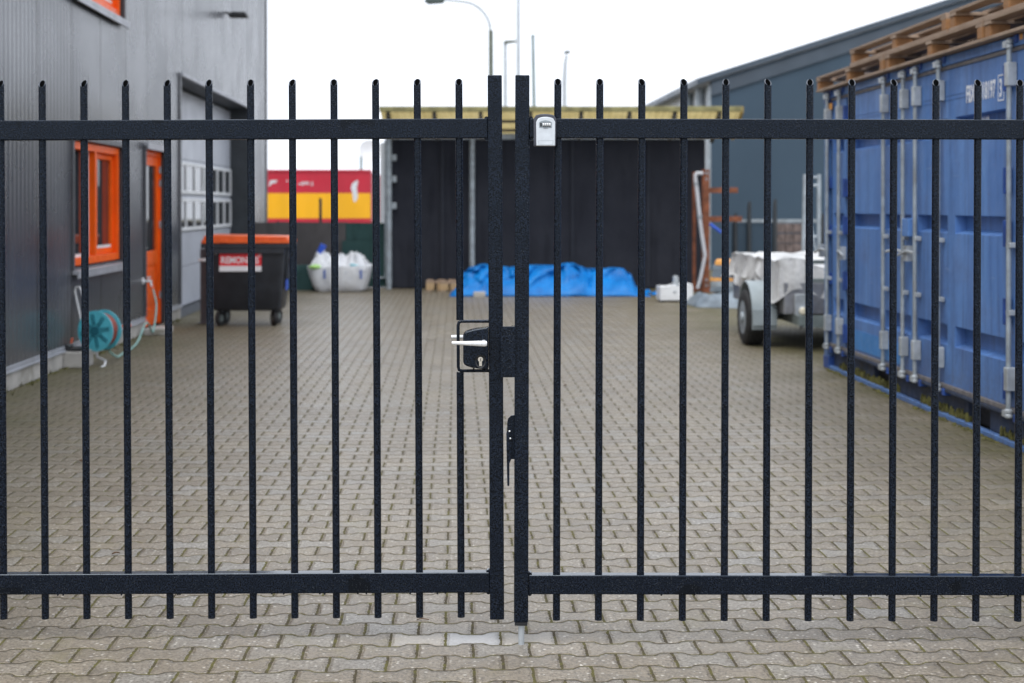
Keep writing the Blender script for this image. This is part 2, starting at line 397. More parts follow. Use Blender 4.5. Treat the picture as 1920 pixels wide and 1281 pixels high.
M = {}
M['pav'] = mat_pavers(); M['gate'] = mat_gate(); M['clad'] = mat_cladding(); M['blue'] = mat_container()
M['cut'] = pm('cut_edge_sky_glint', (0.075, 0.085, 0.105), 0.3, 0, 0.2, 60)  # sky reflection on the slanted rims put into a lighter colour
M['bore'] = pm('shaded_tube_bore', (0.0022, 0.0025, 0.003), 0.8, 0, 0.2, 60, spec=0.05)  # shade inside the open tube tops put into the colour
M['steel'] = pm('galvanised_steel', (0.40, 0.43, 0.45), 0.42, 0.25, 0.2, 9, 0.2, 50)
M['zinc'] = pm('dull_zinc', (0.31, 0.35, 0.38), 0.5, 0.2, 0.22, 7, dirt=(0.2, 0.17, 0.13), dirtf=0.4)
M['alu'] = pm('silver_handle', (0.78, 0.79, 0.80), 0.32, 0.35, 0.06, 30)
M['brass'] = pm('lock_cylinder_metal', (0.62, 0.58, 0.50), 0.3, 0.7, 0.1, 60)
M['black'] = pm('black_plastic', (0.012, 0.013, 0.015), 0.45, 0, 0.2, 20, 0.1, 200)
M['rubber'] = pm('tyre_rubber', (0.018, 0.018, 0.019), 0.75, 0, 0.25, 12, 0.3, 90)
M['safe'] = pm('pale_grey_safe_front', (0.60, 0.64, 0.68), 0.4, 0.15, 0.06, 40, 0.15, 400, 0.0006)
M['safeb'] = pm('dark_safe_body', (0.055, 0.058, 0.075), 0.5, 0, 0.15, 40)
M['clad_trim'] = pm('anthracite_trim', (0.075, 0.078, 0.088), 0.4, 0, 0.15, 5)
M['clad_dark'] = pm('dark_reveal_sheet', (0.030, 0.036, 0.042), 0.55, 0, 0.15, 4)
M['flash'] = pm('grey_flashing', (0.34, 0.35, 0.38), 0.4, 0.1, 0.12, 3, dirt=(0.2, 0.19, 0.16), dirtf=0.4)
M['conc'] = pm('plinth_concrete', (0.42, 0.40, 0.37), 0.85, 0, 0.2, 3, 0.5, 40, 0.004, dirt=(0.13, 0.115, 0.07), dirtf=0.85)
M['orange'] = pm('orange_paint', (0.88, 0.115, 0.003), 0.42, 0, 0.07, 4, spec=0.28)
M['orange_lid'] = pm('orange_lid_plastic', (0.80, 0.125, 0.018), 0.45, 0, 0.12, 5)
M['glass'] = pm('window_glass', (0.022, 0.026, 0.030), 0.03, 0, 0.2, 1.5, spec=0.6)
M['white'] = pm('white_paint', (0.72, 0.73, 0.74), 0.45, 0, 0.07, 5, dirt=(0.4, 0.38, 0.34), dirtf=0.35)
M['whitewall'] = pm('white_sheet_wall', (0.62, 0.65, 0.68), 0.5, 0, 0.06, 1)
M['door_grey'] = pm('pale_grey_door_sheet', (0.45, 0.47, 0.52), 0.42, 0, 0.06, 1.5)
M['rust'] = pm('rusty_steel', (0.19, 0.062, 0.028), 0.8, 0, 0.35, 8, 0.4, 60, dirt=(0.07, 0.03, 0.02), dirtf=0.7)
M['wood'] = mat_wood('weathered_pallet_wood', (0.36, 0.26, 0.185), (0.47, 0.36, 0.275), (0.20, 0.125, 0.075))
M['wood_pale'] = mat_wood('pale_pallet_blocks', (0.50, 0.35, 0.18), (0.60, 0.45, 0.27), (0.34, 0.20, 0.09))
M['wood_in'] = mat_wood('orange_pallet_blocks', (0.36, 0.17, 0.06), (0.47, 0.26, 0.115), (0.19, 0.085, 0.035))
M['net'] = mat_net('black_shade_netting', (0.0165, 0.0180, 0.0245), (0.027, 0.029, 0.037))
M['net_seam'] = mat_net('faded_netting_hem', (0.020, 0.022, 0.029), (0.031, 0.034, 0.043))
M['net2'] = mat_net('grey_brown_screen_netting', (0.060, 0.056, 0.056), (0.090, 0.084, 0.083))
M['net3'] = mat_net('dark_green_netting', (0.018, 0.042, 0.040), (0.034, 0.070, 0.068))
M['roofy'] = mat_roof_sheet()
M['beam'] = pm('dark_timber_beam', (0.075, 0.070, 0.060), 0.7, 0, 0.3, 6)
M['rim'] = pm('mossy_roof_edge', (0.24, 0.22, 0.10), 0.8, 0, 0.3, 6)
M['tarp'] = mat_tarp('blue_tarpaulin', (0.001, 0.115, 0.38), (0.001, 0.19, 0.55), (0.02, 0.26, 0.66), 0.3)
M['tarpw'] = mat_tarp('white_tarpaulin', (0.44, 0.44, 0.435), (0.62, 0.62, 0.61), (0.25, 0.245, 0.235))
M['greywrap'] = mat_tarp('grey_plastic_wrap', (0.13, 0.165, 0.20), (0.22, 0.26, 0.295), (0.07, 0.09, 0.11))
M['bag'] = mat_tarp('white_woven_bag', (0.68, 0.69, 0.72), (0.78, 0.79, 0.80), (0.48, 0.52, 0.60))
M['bagblue'] = pm('blue_print', (0.10, 0.16, 0.42), 0.6, 0, 0.2, 20)
M['bluepl'] = pm('blue_plastic', (0.035, 0.11, 0.60), 0.4, 0, 0.15, 8)
M['lime'] = pm('lime_green_plastic', (0.42, 0.72, 0.20), 0.5, 0, 0.15, 8)
M['bin'] = pm('black_bin_plastic', (0.024, 0.028, 0.036), 0.45, 0, 0.25, 5, 0.15, 150, 0.001)
M['red'] = pm('red_sticker', (0.72, 0.012, 0.02), 0.4, 0, 0.05, 6)
M['stk'] = pm('white_sticker', (0.74, 0.74, 0.75), 0.4, 0, 0.04, 6)
M['cred'] = pm('crimson_container_paint', (0.50, 0.022, 0.045), 0.45, 0, 0.1, 1.2, streak=0.3)
M['cyel'] = pm('yellow_container_paint', (0.88, 0.44, 0.012), 0.45, 0, 0.08, 1.2, streak=0.3)
M['teal'] = pm('teal_plastic', (0.10, 0.50, 0.60), 0.4, 0, 0.1, 8)
M['teald'] = pm('dark_teal_plastic', (0.015, 0.14, 0.19), 0.5, 0, 0.1, 8)
M['hose'] = pm('pale_green_hose', (0.26, 0.46, 0.42), 0.4, 0, 0.12, 10)
M['hoser'] = pm('red_brown_hose', (0.28, 0.060, 0.042), 0.5, 0, 0.2, 10)
M['coral'] = pm('coral_plastic', (0.80, 0.17, 0.085), 0.45, 0, 0.1, 10)
M['hall'] = pm('blue_grey_hall_cladding', (0.044, 0.074, 0.107), 0.55, 0, 0.10, 0.5, streak=0.3, spec=0.3)
M['halltrim'] = pm('hall_roof_trim', (0.050, 0.070, 0.095), 0.45, 0, 0.1, 1)
M['gasket'] = pm('grey_door_gasket', (0.16, 0.15, 0.155), 0.7, 0, 0.25, 9, dirt=(0.26, 0.22, 0.13), dirtf=0.5)
M['dblue'] = pm('dark_blue_steel', (0.018, 0.060, 0.24), 0.5, 0, 0.25, 8)
M['sill'] = pm('dirty_blue_sill', (0.030, 0.045, 0.085), 0.7, 0, 0.35, 5, dirt=(0.040, 0.036, 0.014), dirtf=0.95, streak=0.6)
M['patch'] = pm('bright_blue_patch', (0.045, 0.21, 0.52), 0.5, 0, 0.1, 5)
M['shadow'] = pm('black_gap_shade', (0.012, 0.013, 0.017), 0.7, 0, 0.2, 10)  # near-black fill painting the shade of fork pockets and door gaps
M['letter'] = pm('white_lettering', (0.78, 0.80, 0.84), 0.5, 0, 0.08, 30)
M['moss'] = pm('moss', (0.085, 0.080, 0.018), 0.95, 0, 0.5, 25, 0.8, 90, 0.01)
M['fender'] = pm('grey_green_fender', (0.29, 0.335, 0.35), 0.45, 0, 0.08, 6)
M['frame_gr'] = pm('green_grey_frame', (0.17, 0.20, 0.19), 0.5, 0.1, 0.15, 6)
M['tbody'] = pm('trailer_side_sheet', (0.26, 0.265, 0.28), 0.45, 0.3, 0.2, 4, dirt=(0.12, 0.09, 0.06), dirtf=0.5)
M['lens'] = pm('pale_lamp_lens', (0.75, 0.68, 0.52), 0.2, 0, 0.1, 30)
M['redlens'] = pm('red_lamp_lens', (0.5, 0.02, 0.015), 0.2, 0, 0.1, 30)
M['lamp'] = pm('pale_lamp_post', (0.50, 0.53, 0.55), 0.5, 0.2, 0.08, 3)
M['lampd'] = pm('olive_lamp_sleeve', (0.115, 0.13, 0.095), 0.7, 0, 0.2, 4)
M['lamphead'] = pm('dark_lamp_head', (0.055, 0.075, 0.07), 0.5, 0, 0.2, 4)
M['greenpole'] = pm('grey_green_pole', (0.25, 0.31, 0.31), 0.5, 0.1, 0.1, 3)
M['orangewood'] = pm('orange_board', (0.72, 0.34, 0.085), 0.6, 0, 0.15, 6)
M['brick'] = pm('brown_stacked_goods', (0.15, 0.115, 0.105), 0.8, 0, 0.4, 9)
M['leaf'] = pm('dead_leaf', (0.11, 0.055, 0.022), 0.8, 0, 0.3, 60)
M['pipe'] = pm('white_plastic_pipe', (0.50, 0.51, 0.54), 0.4, 0, 0.08, 6)

# ================================================================== GROUND
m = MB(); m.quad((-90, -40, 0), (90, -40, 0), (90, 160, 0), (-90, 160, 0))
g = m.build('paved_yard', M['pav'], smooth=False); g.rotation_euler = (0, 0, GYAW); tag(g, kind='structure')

# ================================================================== LEFT BUILDING
B = thing('warehouse', 'dark grey ribbed metal warehouse with orange window, orange door and roller door', 'building', (-3.649, 0, 0), YAW)
def wall_y(px, off=0.0): return (3.649 - off) / ((CX - px) / F - 0.045)
WY0, WY1, WH = 5.0, wall_y(500), 7.4
LW = (wall_y(137), wall_y(229.5), 0.93, 2.19)
UW = (wall_y(137), wall_y(232), 3.63, 5.0)
DR = (wall_y(272), wall_y(310), 0.03, 2.24)
GD = (wall_y(338.5), wall_y(469), 0.0, 3.3)
openings = [LW, UW, DR, GD]
m = MB()
ys = sorted({WY0, WY1, *[a for o in openings for a in o[:2]]}); zs = sorted({0.2, WH, *[max(0.2, a) for o in openings for a in o[2:]]})
for y0, y1 in zip(ys, ys[1:]):
    for z0, z1 in zip(zs, zs[1:]):
        cy, cz = (y0 + y1) / 2, (z0 + z1) / 2
        if any(o[0] < cy < o[1] and o[2] < cz < o[3] for o in openings): continue
        m.quad((0, y0, z0), (0, y1, z0), (0, y1, z1), (0, y0, z1))
m.quad((0, WY0, 0.2), (-14, WY0, 0.2), (-14, WY0, WH), (0, WY0, WH)); m.quad((0, WY1, 0.2), (-14, WY1, 0.2), (-14, WY1, WH), (0, WY1, WH))
m.quad((-14, WY0, 0), (-14, WY1, 0), (-14, WY1, WH), (-14, WY0, WH))
m.build('wall', M['clad'], B, smooth=False)
MB().box(-14.1, 0.05, WY0 - .1, WY1 + .06, WH, WH + .12).build('roof', M['clad_trim'], B, False)
MB().box(-0.05, 0.018, WY1 + 0.002, WY1 + 0.03, 0.0, WH - .002).box(-0.001 + 0.003, 0.016, WY1 - 0.10, WY1 + .002, 0.2, WH - .002).build('corner_trim', M['clad_trim'], B, False)
# plinth and flashing, interrupted at the door and the vehicle door
mp, mf = MB(), MB()
for a, b in ((WY0, DR[0] - 0.02), (DR[1] + .05, GD[0] - .02), (GD[1] + .02, WY1)):
    mp.box(-0.3, 0.006, a, b, 0, 0.15); mf.box(-0.3, 0.012, a, b, 0.152, 0.205).box(0.0121, 0.030, a, b, 0.150, 0.166)
mp.build('plinth', M['conc'], B, False, 0.006); mf.build('base_flashing', M['flash'], B, False, 0.003)
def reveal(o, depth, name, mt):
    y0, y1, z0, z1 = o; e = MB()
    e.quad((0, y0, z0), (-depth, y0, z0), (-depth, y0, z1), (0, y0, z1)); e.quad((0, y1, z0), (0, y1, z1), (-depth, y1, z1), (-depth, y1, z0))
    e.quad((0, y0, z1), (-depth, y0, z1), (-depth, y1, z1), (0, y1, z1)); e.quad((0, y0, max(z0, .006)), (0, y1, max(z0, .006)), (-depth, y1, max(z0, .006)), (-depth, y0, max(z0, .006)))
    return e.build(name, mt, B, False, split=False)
def window(o, xb=-0.155, xf=-0.03):
    y0, y1, z0, z1 = o
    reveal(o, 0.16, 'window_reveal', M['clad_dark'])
    t = 0.075; f = MB(); ym = y0 + (y1 - y0) * 0.50
    y0, y1, z0, z1 = y0 + .012, y1 - .012, z0 + .012, z1 - .012
    f.box(xb, xf, y0, y1, z0, z0 + t).box(xb, xf, y0, y1, z1 - t, z1).box(xb, xf, y0, y0 + t, z0 + t, z1 - t).box(xb, xf, y1 - t, y1, z0 + t, z1 - t)
    f.box(xb, xf, ym - t / 2, ym + t / 2, z0 + t, z1 - t)
    fr = f.build('window_frame', M['orange'], B, False, 0.004)
    # opening casement in the far half
    c0, c1, d0, d1 = ym + t / 2 + .004, y1 - t - .004, z0 + t + .004, z1 - t - .004; k = 0.06
    cs = MB(); cx0, cx1 = xb + .02, xf - .055
    cs.box(cx0, cx1, c0, c1, d0, d0 + k).box(cx0, cx1, c0, c1, d1 - k, d1).box(cx0, cx1, c0, c0 + k, d0 + k, d1 - k).box(cx0, cx1, c1 - k, c1, d0 + k, d1 - k)
    cs.build('casement', M['orange'], fr, False, 0.004)
    MB().box(cx0 + .012, cx0 + .02, c0 + k, c1 - k, d0 + k, d1 - k).build('pane', M['glass'], fr, False)
    MB().box(xb + .03, xb + .04, y0 + t, ym - t / 2, z0 + t, z1 - t).build('pane', M['glass'], fr, False)
    bd = MB().box(xb + .0405, xb + .058, y0 + t, ym - t / 2, z0 + t, z0 + t + .03).box(xb + .0405, xb + .058, y0 + t, y0 + t + .02, z0 + t + .03, z1 - t).box(xb + .0405, xb + .058, ym - t / 2 - .02, ym - t / 2, z0 + t + .03, z1 - t)
    bd.box(cx0 + .0205, cx0 + .045, c0 + k, c1 - k, d0 + k, d0 + k + .03)
    bd.build('glazing_bead', M['white'], fr, False)
    y0, y1 = o[0], o[1]
    MB().box(0.002, 0.07, y0 - .03, y1 + .03, z0 - .075, z0 - .035).box(0.050, 0.07, y0 - .03, y1 + .03, z0 - .115, z0 - .0751).build('window_sill', M['flash'], B, False, 0.003)
    MB().box(0.002, 0.022, y0 - .05, y0, z0 - .03, z1 + .06).box(0.002, 0.022, y1, y1 + .05, z0 - .03, z1 + .06).box(0.002, 0.022, y0, y1, z1 + .012, z1 + .06).build('window_trim', M['clad_trim'], B, False)
    return fr
wf = window(LW); window(UW)
# orange door
y0, y1, z0, z1 = DR
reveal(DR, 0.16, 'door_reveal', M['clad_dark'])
f = MB(); f.box(-.15, -.05, y0 + .01, y0 + .07, z0, z1 - .01).box(-.15, -.05, y1 - .07, y1 - .01, z0, z1 - .01).box(-.15, -.05, y0 + .07, y1 - .07, z1 - .08, z1 - .01)
f.build('door_frame', M['orange'], B, False, 0.004)
a, b = y0 + .075, y1 - .075; d = MB(); st = .11
d.box(-.12, -.072, a, a + st, z0 + .01, z1 - .085).box(-.12, -.072, b - st, b, z0 + .01, z1 - .085).box(-.12, -.072, a + st, b - st, z1 - .2, z1 - .085)
d.box(-.12, -.072, a + st, b - st, 0.80, 0.97).box(-.12, -.072, a + st, b - st, z0 + .01, z0 + .22)
d.box(-.112, -.085, a + st, b - st, z0 + .22, 0.80).box(-.085, -.078, a + st + .05, b - st - .05, z0 + .28, 0.74)
do = d.build('door', M['orange'], B, False, 0.004)
MB().box(-.105, -.095, a + st, b - st, .97, z1 - .2).build('pane', M['glass'], do, False)
hm = MB(); hm.tube([(-.072, a + .05, 1.02), (-.03, a + .05, 1.02), (-.028, a + .06, 1.02), (-.028, a + .17, 1.02)], .009, 8).box(-.072, -.066, a + .025, a + .075, .92, 1.12)
hm.build('handle', M['alu'], do)
hg = MB()
for z in (.35, 1.25, 1.78, 1.95): hg.box(-.060, -.044, b - .005, b + .035, z, z + .09)
hg.build('hinge', M['zinc'], do, False, 0.003)
MB().box(0.002, 0.06, y0 - .06, y1 + .06, z1 + .02, z1 + .06).box(.04, .06, y0 - .06, y1 + .06, z1 - .02, z1 + .0199).build('door_hood', M['flash'], B, False)
MB().box(0.002, 0.024, y0 - .05, y0, .2, z1 + .018).box(0.002, 0.024, y1, y1 + .05, .2, z1 + .018).build('door_trim', M['clad_trim'], B, False)
MB().box(-.16, .02, y0, y1, 0.004, 0.03).build('threshold', M['conc'], B, False, .004)
# vehicle door
y0, y1, z0, z1 = GD; gx = -0.36
reveal(GD, 0.42, 'vehicle_door_reveal', M['clad_dark'])
v = MB(); hh = [0.02, 0.62, 1.14, 1.70, 2.24, 2.78, 3.28]
for k in range(6): v.box(gx - .05, gx, y0, y1, hh[k] + .004, hh[k + 1] - .004)
gd = v.build('vehicle_door', M['door_grey'], B, False, 0.004)
nP = 9; pw = (y1 - y0 - .16) / nP
for zb, zt in ((1.19, 1.62), (1.75, 2.17)):
    fm, pn = MB(), MB()
    fm.box(gx + .002, gx + .03, y0 + .06, y1 - .06, zb - .03, zb + .02).box(gx + .002, gx + .03, y0 + .06, y1 - .06, zt - .02, zt + .03)
    for k in range(nP + 1):
        yy = y0 + .08 + k * pw; fm.box(gx + .002, gx + .03, yy - .025, yy + .025, zb + .02, zt - .02)
    for k in range(nP):
        yy = y0 + .08 + k * pw; MB().box(gx + .004, gx + .010, yy + .025, yy + pw - .025, zb + .02, zt - .02).build('pane', M['glass'], gd, False)
    fm.build('window_frame', M['white'], gd, False, .003)
MB().box(0.003, 0.05, y0 - .05, y1 + .05, z1 + .004, z1 + .05).build('vehicle_door_flashing', M['flash'], B, False)
MB().box(0.002, 0.02, y0 - .10, y0 - .002, .2, z1).build('vehicle_door_trim', M['clad_trim'], B, False)
# wall light high on the wall
yy = wall_y(424); zz = Z(22, 22.9)
wl = MB(); wl.cyl((0.0, yy, zz + .05), (.10, yy, zz + .02), .02, 8); wl.box(.06, .36, yy - .13, yy + .13, zz - .03, zz + .02); wl.box(.10, .33, yy - .10, yy + .10, zz + .02, zz + .05)
wl.build('wall_light', M['black'], B, True, .008)
# tap beside the door
ty = wall_y(268); tz = Z(526, 17.2)
tp = MB(); tp.lathe([(.045, 0), (.045, .008), (.03, .016)], Matrix.Translation((0.001, ty, tz)) @ Matrix.Rotation(R(90), 4, 'Y'), 16)
tp.cyl((0.01, ty, tz), (.11, ty, tz), .014, 10).cyl((.09, ty, tz), (.105, ty, tz - .07), .013, 10).cyl((.07, ty, tz), (.07, ty, tz + .045), .011, 8)
tp.box(.045, .095, ty - .012, ty + .012, tz + .045, tz + .056)
tp.build('tap', M['alu'], B)

def bw(x, y, z): # building-local to world
    return B.matrix_basis @ Vector((x, y, z))

# ================================================================== DOOR STEP, POST
s = thing('door_step', 'low grey concrete step block in front of the orange door', 'step', bw(0.17, DR[0] - .02, 0), YAW)
MB().box(-.13, .13, -.28, .22, 0, .075).build('block', M['conc'], s, False, .012)
p = thing('bollard', 'dark grey square steel bollard behind the left edge of the black waste container', 'bollard', (X(383, 18.55), 18.55, 0))
MB().box(-.045, .045, -.045, .045, 0, .98).build('post', M['clad_trim'], p, False, .006)
MB().box(-.08, .08, -.08, .08, 0.004, .016).build('base_plate', M['clad_trim'], p, False, .003)

# ================================================================== GATE LEAVES
def rail_bar(mb, x0, x1, z0, z1, dy=.02): mb.box(x0, x1, -dy, dy, z0, z1)
def bar_mesh(zb, zt, r=.0128, ri=.0088, n=20, cut=True):
    mb = MB(); bm = mb.bm; R_ = []
    for rad, zz0 in ((r, zb), (ri, None)):
        pass
    def ring(rad, z): return [bm.verts.new((rad * math.cos(2 * math.pi * k / n), rad * math.sin(2 * math.pi * k / n), z)) for k in range(n)]
    def slant(rad, top, deep=0.0):
        return [bm.verts.new((rad * math.cos(2 * math.pi * k / n), rad * math.sin(2 * math.pi * k / n), top - (1 - math.sin(2 * math.pi * k / n)) * .0125 - deep)) for k in range(n)]
    a = ring(r, zb); b = slant(r, zt) if cut else ring(r, zt); 
    def sk(p, q):
        for k in range(n): bm.faces.new((p[k], p[(k + 1) % n], q[(k + 1) % n], q[k]))
    sk(a, b); bm.faces.new(a[::-1])
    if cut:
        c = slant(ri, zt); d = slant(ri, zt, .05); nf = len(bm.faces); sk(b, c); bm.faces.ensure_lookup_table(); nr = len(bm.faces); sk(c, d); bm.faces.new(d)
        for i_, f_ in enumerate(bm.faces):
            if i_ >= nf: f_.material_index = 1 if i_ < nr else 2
    else: bm.faces.new(b)
    return mb
def make_leaf(name, label, loc, roll, side, h, rails, xb, sp, nb):
    """side -1: leaf runs to the left of its meeting post, +1 to the right."""
    t = thing(name, label, 'gate', loc); t.rotation_euler = (0, roll, 0)
    MB().box(-.025, .025, -.025, .025, 0, h).build('post', M['gate'], t, False, .003)
    end = side * (xb + sp * (nb - 1) + .08)
    MB().box(end - .025, end + .025, -.025, .025, 0, h).build('hinge_stile', M['gate'], t, False, .003)
    for nme, (za, zb) in zip(('bottom_rail', 'top_rail'), rails):
        x0, x1 = sorted((side * .0255, end - side * .0255)); mb = MB(); rail_bar(mb, x0, x1, za, zb, .021); mb.build(nme, M['gate'], t, False, .004, 3)
    # weld beads in the corners
    wb = MB()
    for za, zb in rails:
        for zc in (za, zb): wb.cyl((side * .030, -.012, zc), (side * .030, .012, zc), .008, 8)
    wb.build('weld_bead', M['gate'], t)
    return t
def add_bars(t, side, xb, sp, nb, zb, zt, skip=None):
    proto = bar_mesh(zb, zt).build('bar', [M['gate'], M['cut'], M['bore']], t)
    first = True
    for i in range(nb):
        if i == skip: continue
        if first: o = proto; first = False
        else:
            o = proto.copy(); sc.collection.objects.link(o); o.parent = t
        o.location = (side * (xb + sp * i), 0.0, 0.0); o.rotation_euler = (0, 0, random.uniform(-.25, .25))
S1, S2 = F / 5.02, F / 4.985
GL = make_leaf('gate_leaf', 'left leaf of the black barred steel gate, carrying the lock and lever handle', ((932 - CX) / S1, 5.02, Z(1160, 5.02)), -.0042, -1, 1.916,
               ((.094, .166), (1.694, 1.764)), .1268, .1470, 14)
add_bars(GL, -1, .1268, .1470, 14, .004, 1.907, skip=0)
# the bar next to the lock is cut for the guard
zl0, zl1 = (1160 - 697) / S1, (1160 - 600) / S1
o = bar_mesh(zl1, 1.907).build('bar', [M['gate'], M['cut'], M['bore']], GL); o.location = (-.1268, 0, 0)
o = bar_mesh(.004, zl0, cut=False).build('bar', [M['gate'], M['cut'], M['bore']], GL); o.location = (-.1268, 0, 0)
gx0 = -.1268 - .006; r = .0058
pts = [(-.024, -.008, zl1 - .004), (gx0 + .012, -.010, zl1 - .004), (gx0 + .003, -.012, zl1 - .007), (gx0, -.012, zl1 - .018), (gx0, -.012, zl0 + .018), (gx0 + .003, -.012, zl0 + .007), (gx0 + .012, -.010, zl0 + .004), (-.024, -.008, zl0 + .004)]
MB().tube(pts, r, 10).build('lock_guard', M['gate'], GL)
# lock case
def zp(py): return (1160 - py) / S1
poly = [(-.026, zp(613)), (-.045, zp(613.6)), (-.075, zp(616)), (-.098, zp(619.5)), (-.109, zp(622)), (-.1145, zp(626)), (-.1145, zp(676)), (-.111, zp(681)), (-.103, zp(684)), (-.085, zp(687)), (-.062, zp(689)), (-.045, zp(690)), (-.026, zp(690.5))]
lk = MB().prism(poly, -.044, .030).build('lock_case', M['gate'], GL, True, .005, 3)
hz = zp(640.5); hx = -.0425
hb = MB(); hb.cyl((hx, -.044, hz), (hx, -.075, hz), .010, 16)
prof = [(hx + .012, .0085), (hx + .004, .0105), (hx - .02, .0095), (hx - .06, .0078), (hx - .095, .0065), (hx - .110, .0058)]
bm = hb.bm; rings = []
for x, rr in prof:
    rings.append([bm.verts.new((x, -.078 + .006 * math.sin(2 * math.pi * k / 14) + (hx - x) * .05, hz + (hx - x) * .018 + rr * math.cos(2 * math.pi * k / 14))) for k in range(14)])
for p_, q_ in zip(rings, rings[1:]):
    for k in range(14): bm.faces.new((p_[k], p_[(k + 1) % 14], q_[(k + 1) % 14], q_[k]))
bm.faces.new(rings[0]); bm.faces.new(rings[-1][::-1])
# the lever on the yard side of the lock
hb.cyl((hx, .030, hz + .006), (hx, .066, hz + .006), .010, 12); hb.tube([(hx, .066, hz + .008), (hx - .05, .068, hz + .009), (hx - .118, .064, hz + .010)], .008, 10)
hb.build('lever_handle', M['alu'], lk)
cyx, cyz = (902 - 930.5) / S1, zp(673)
rs = MB()
rs.lathe([(.0145, .0), (.0145, .004), (.0185, .006), (.0185, .0)], Matrix.Translation((cyx, -.0435, cyz - .004)) @ Matrix.Diagonal((1, 1, 1.25, 1)) @ Matrix.Rotation(R(90), 4, 'X'), 28, True)
rs.build('rosette', M['black'], lk)
kc = MB(); kc.cyl((cyx, -.044, cyz + .003), (cyx, -.050, cyz + .003), .0088, 20); kc.box(cyx - .0048, cyx + .0048, -.0495, -.044, cyz - .020, cyz - .003)
kc.build('lock_cylinder', M['brass'], lk)
MB().box(cyx - .001, cyx + .001, -.0512, -.0502, cyz - .002, cyz + .006).build('keyhole', M['black'], lk, False)
# water drips hanging from the lower rails and lock
dr = MB()
for i in range(16):
    x = -random.uniform(.1, 1.85); dr.lathe([(.0, -.0055), (.0028, -.004), (.0032, -.001), (.002, .002)], Matrix.Translation((x, random.uniform(-.018, -.01), .094)), 8)
for x, z in ((-.078, zp(688.5)), (-.034, zp(691))): dr.lathe([(.0, -.006), (.003, -.004), (.003, 0)], Matrix.Translation((x, -.03, z)), 8)
dr.build('water_drip', M['gate'], GL)

GR = make_leaf('gate_leaf', 'right leaf of the black barred steel gate, carrying the strike plate and drop bolt', ((977 - CX) / S2, 4.985, Z(1165, 4.985)), .0024, 1, 1.912,
               ((.097, .165), (1.692, 1.761)), .1243, .1472, 14)
add_bars(GR, 1, .1243, .1472, 14, .003, 1.903)
def zq(py): return (1165 - py) / S2
def xq(px): return (px - 977.5) / S2
MB().box(xq(938), xq(966) - .0005, -.034, -.027, zq(706), zq(611)).box(xq(958), xq(966) - .0005, -.027, .024, zq(706), zq(611)).build('strike_plate', M['gate'], GR, False, .0015)
db = MB().prism([(xq(964.5), zq(778)), (xq(958), zq(779)), (xq(952), zq(785)), (xq(950.5), zq(793)), (xq(950.5), zq(861)), (xq(964.5), zq(861))], -.010, -.004)
dbo = db.build('drop_bolt_plate', M['gate'], GR, False, .0012)
lv = MB().prism([(xq(957), zq(806)), (xq(951), zq(805)), (xq(949), zq(812)), (xq(949.5), zq(845)), (xq(951), zq(909)), (xq(953), zq(911)), (xq(955), zq(909)), (xq(955), zq(868)), (xq(958), zq(861)), (xq(959), zq(830))], -.019, -.0105)
lv.build('drop_bolt_lever', M['gate'], dbo, False, .0015)
rv = MB()
for px, py in ((955, 807.5), (956.5, 821)): rv.lathe([(.003, 0), (.003, .002), (.0012, .0032)], Matrix.Translation((xq(px), -.0192, zq(py))) @ Matrix.Rotation(R(90), 4, 'X'), 10)
rv.build('rivet', M['alu'], dbo)
MB().box(-.0222, .0222, -.0225, .0225, -.012, -.0005).box(-.019, .019, -.0235, -.0226, -.008, -.003).build('post_cap', M['black'], GR, False, .002)
MB().cyl((.001, 0, -.085), (.001, 0, -.0125), .0105, 16).build('drop_bolt', M['steel'], GR)
dr = MB()
for i in range(14):
    x = random.uniform(.06, 1.8); dr.lathe([(.0, -.0055), (.0028, -.004), (.0032, -.001), (.002, .002)], Matrix.Translation((x, random.uniform(-.018, -.01), .097)), 8)
dr.build('water_drip', M['gate'], GR)
for sd_, lab, x in ((-1, 'black square hinge post of the left gate leaf', -2.27), (1, 'black square hinge post of the right gate leaf', 2.26)):
    pz = MB().box(-.06, .06, -.06, .06, 0, 2.05).box(-.064, .064, -.064, .064, 2.05, 2.06).build('gate_post', M['gate'], None, False, .004); pz.location = (x, 5.0, 0); tag(pz, lab, 'post')
    pz.location.x = sd_ * 2.29

# key safe clamped to the right leaf's top rail
KS = thing('key_safe', 'small grey key safe with four number wheels, on the top rail of the gate', 'key safe', ((1021 - CX) / S2, 4.985 - .0215, Z(275.5, 4.94)))
def xk(px): return (px - 1021) / (F / 4.93)
def zk(py): return (275.5 - py) / (F / 4.93)
def arch(x0, x1, z0, z1, rise, n=10, rc=.012):
    P = [(x0, z0), (x1, z0)]
    for k in range(n + 1):
        t = k / n; x = x1 + (x0 - x1) * t
        e = abs(2 * t - 1); P.append((x, z1 - rise * e ** 2.2 - (rc * .7 * max(0, (e - .86) / .14) ** 2)))
    return P
MB().prism(arch(xk(1000), xk(1042), zk(274.5), zk(214), .008), -.038, 0.0).build('body', M['safeb'], KS, True, .003, 2)
fr = MB().prism(arch(xk(1004.5), xk(1040), zk(274), zk(220), .009), -.046, -.0385).build('front_cover', M['safe'], KS, True, .002, 2)
pa = [(xk(1010), zk(240.5)), (xk(1034), zk(240.5)), (xk(1034), zk(230.5)), (xk(1030), zk(227.8)), (xk(1022), zk(226.3)), (xk(1014), zk(227.8)), (xk(1010), zk(230.5))]
MB().prism(pa, -.0468, -.0462).build('dial_window', M['zinc'], fr, False)
MB().box(xk(1011.8), xk(1015), -.0490, -.0470, zk(238.3), zk(231)).build('release_slider', M['black'], fr, False, .0006)
wd = M['alu']
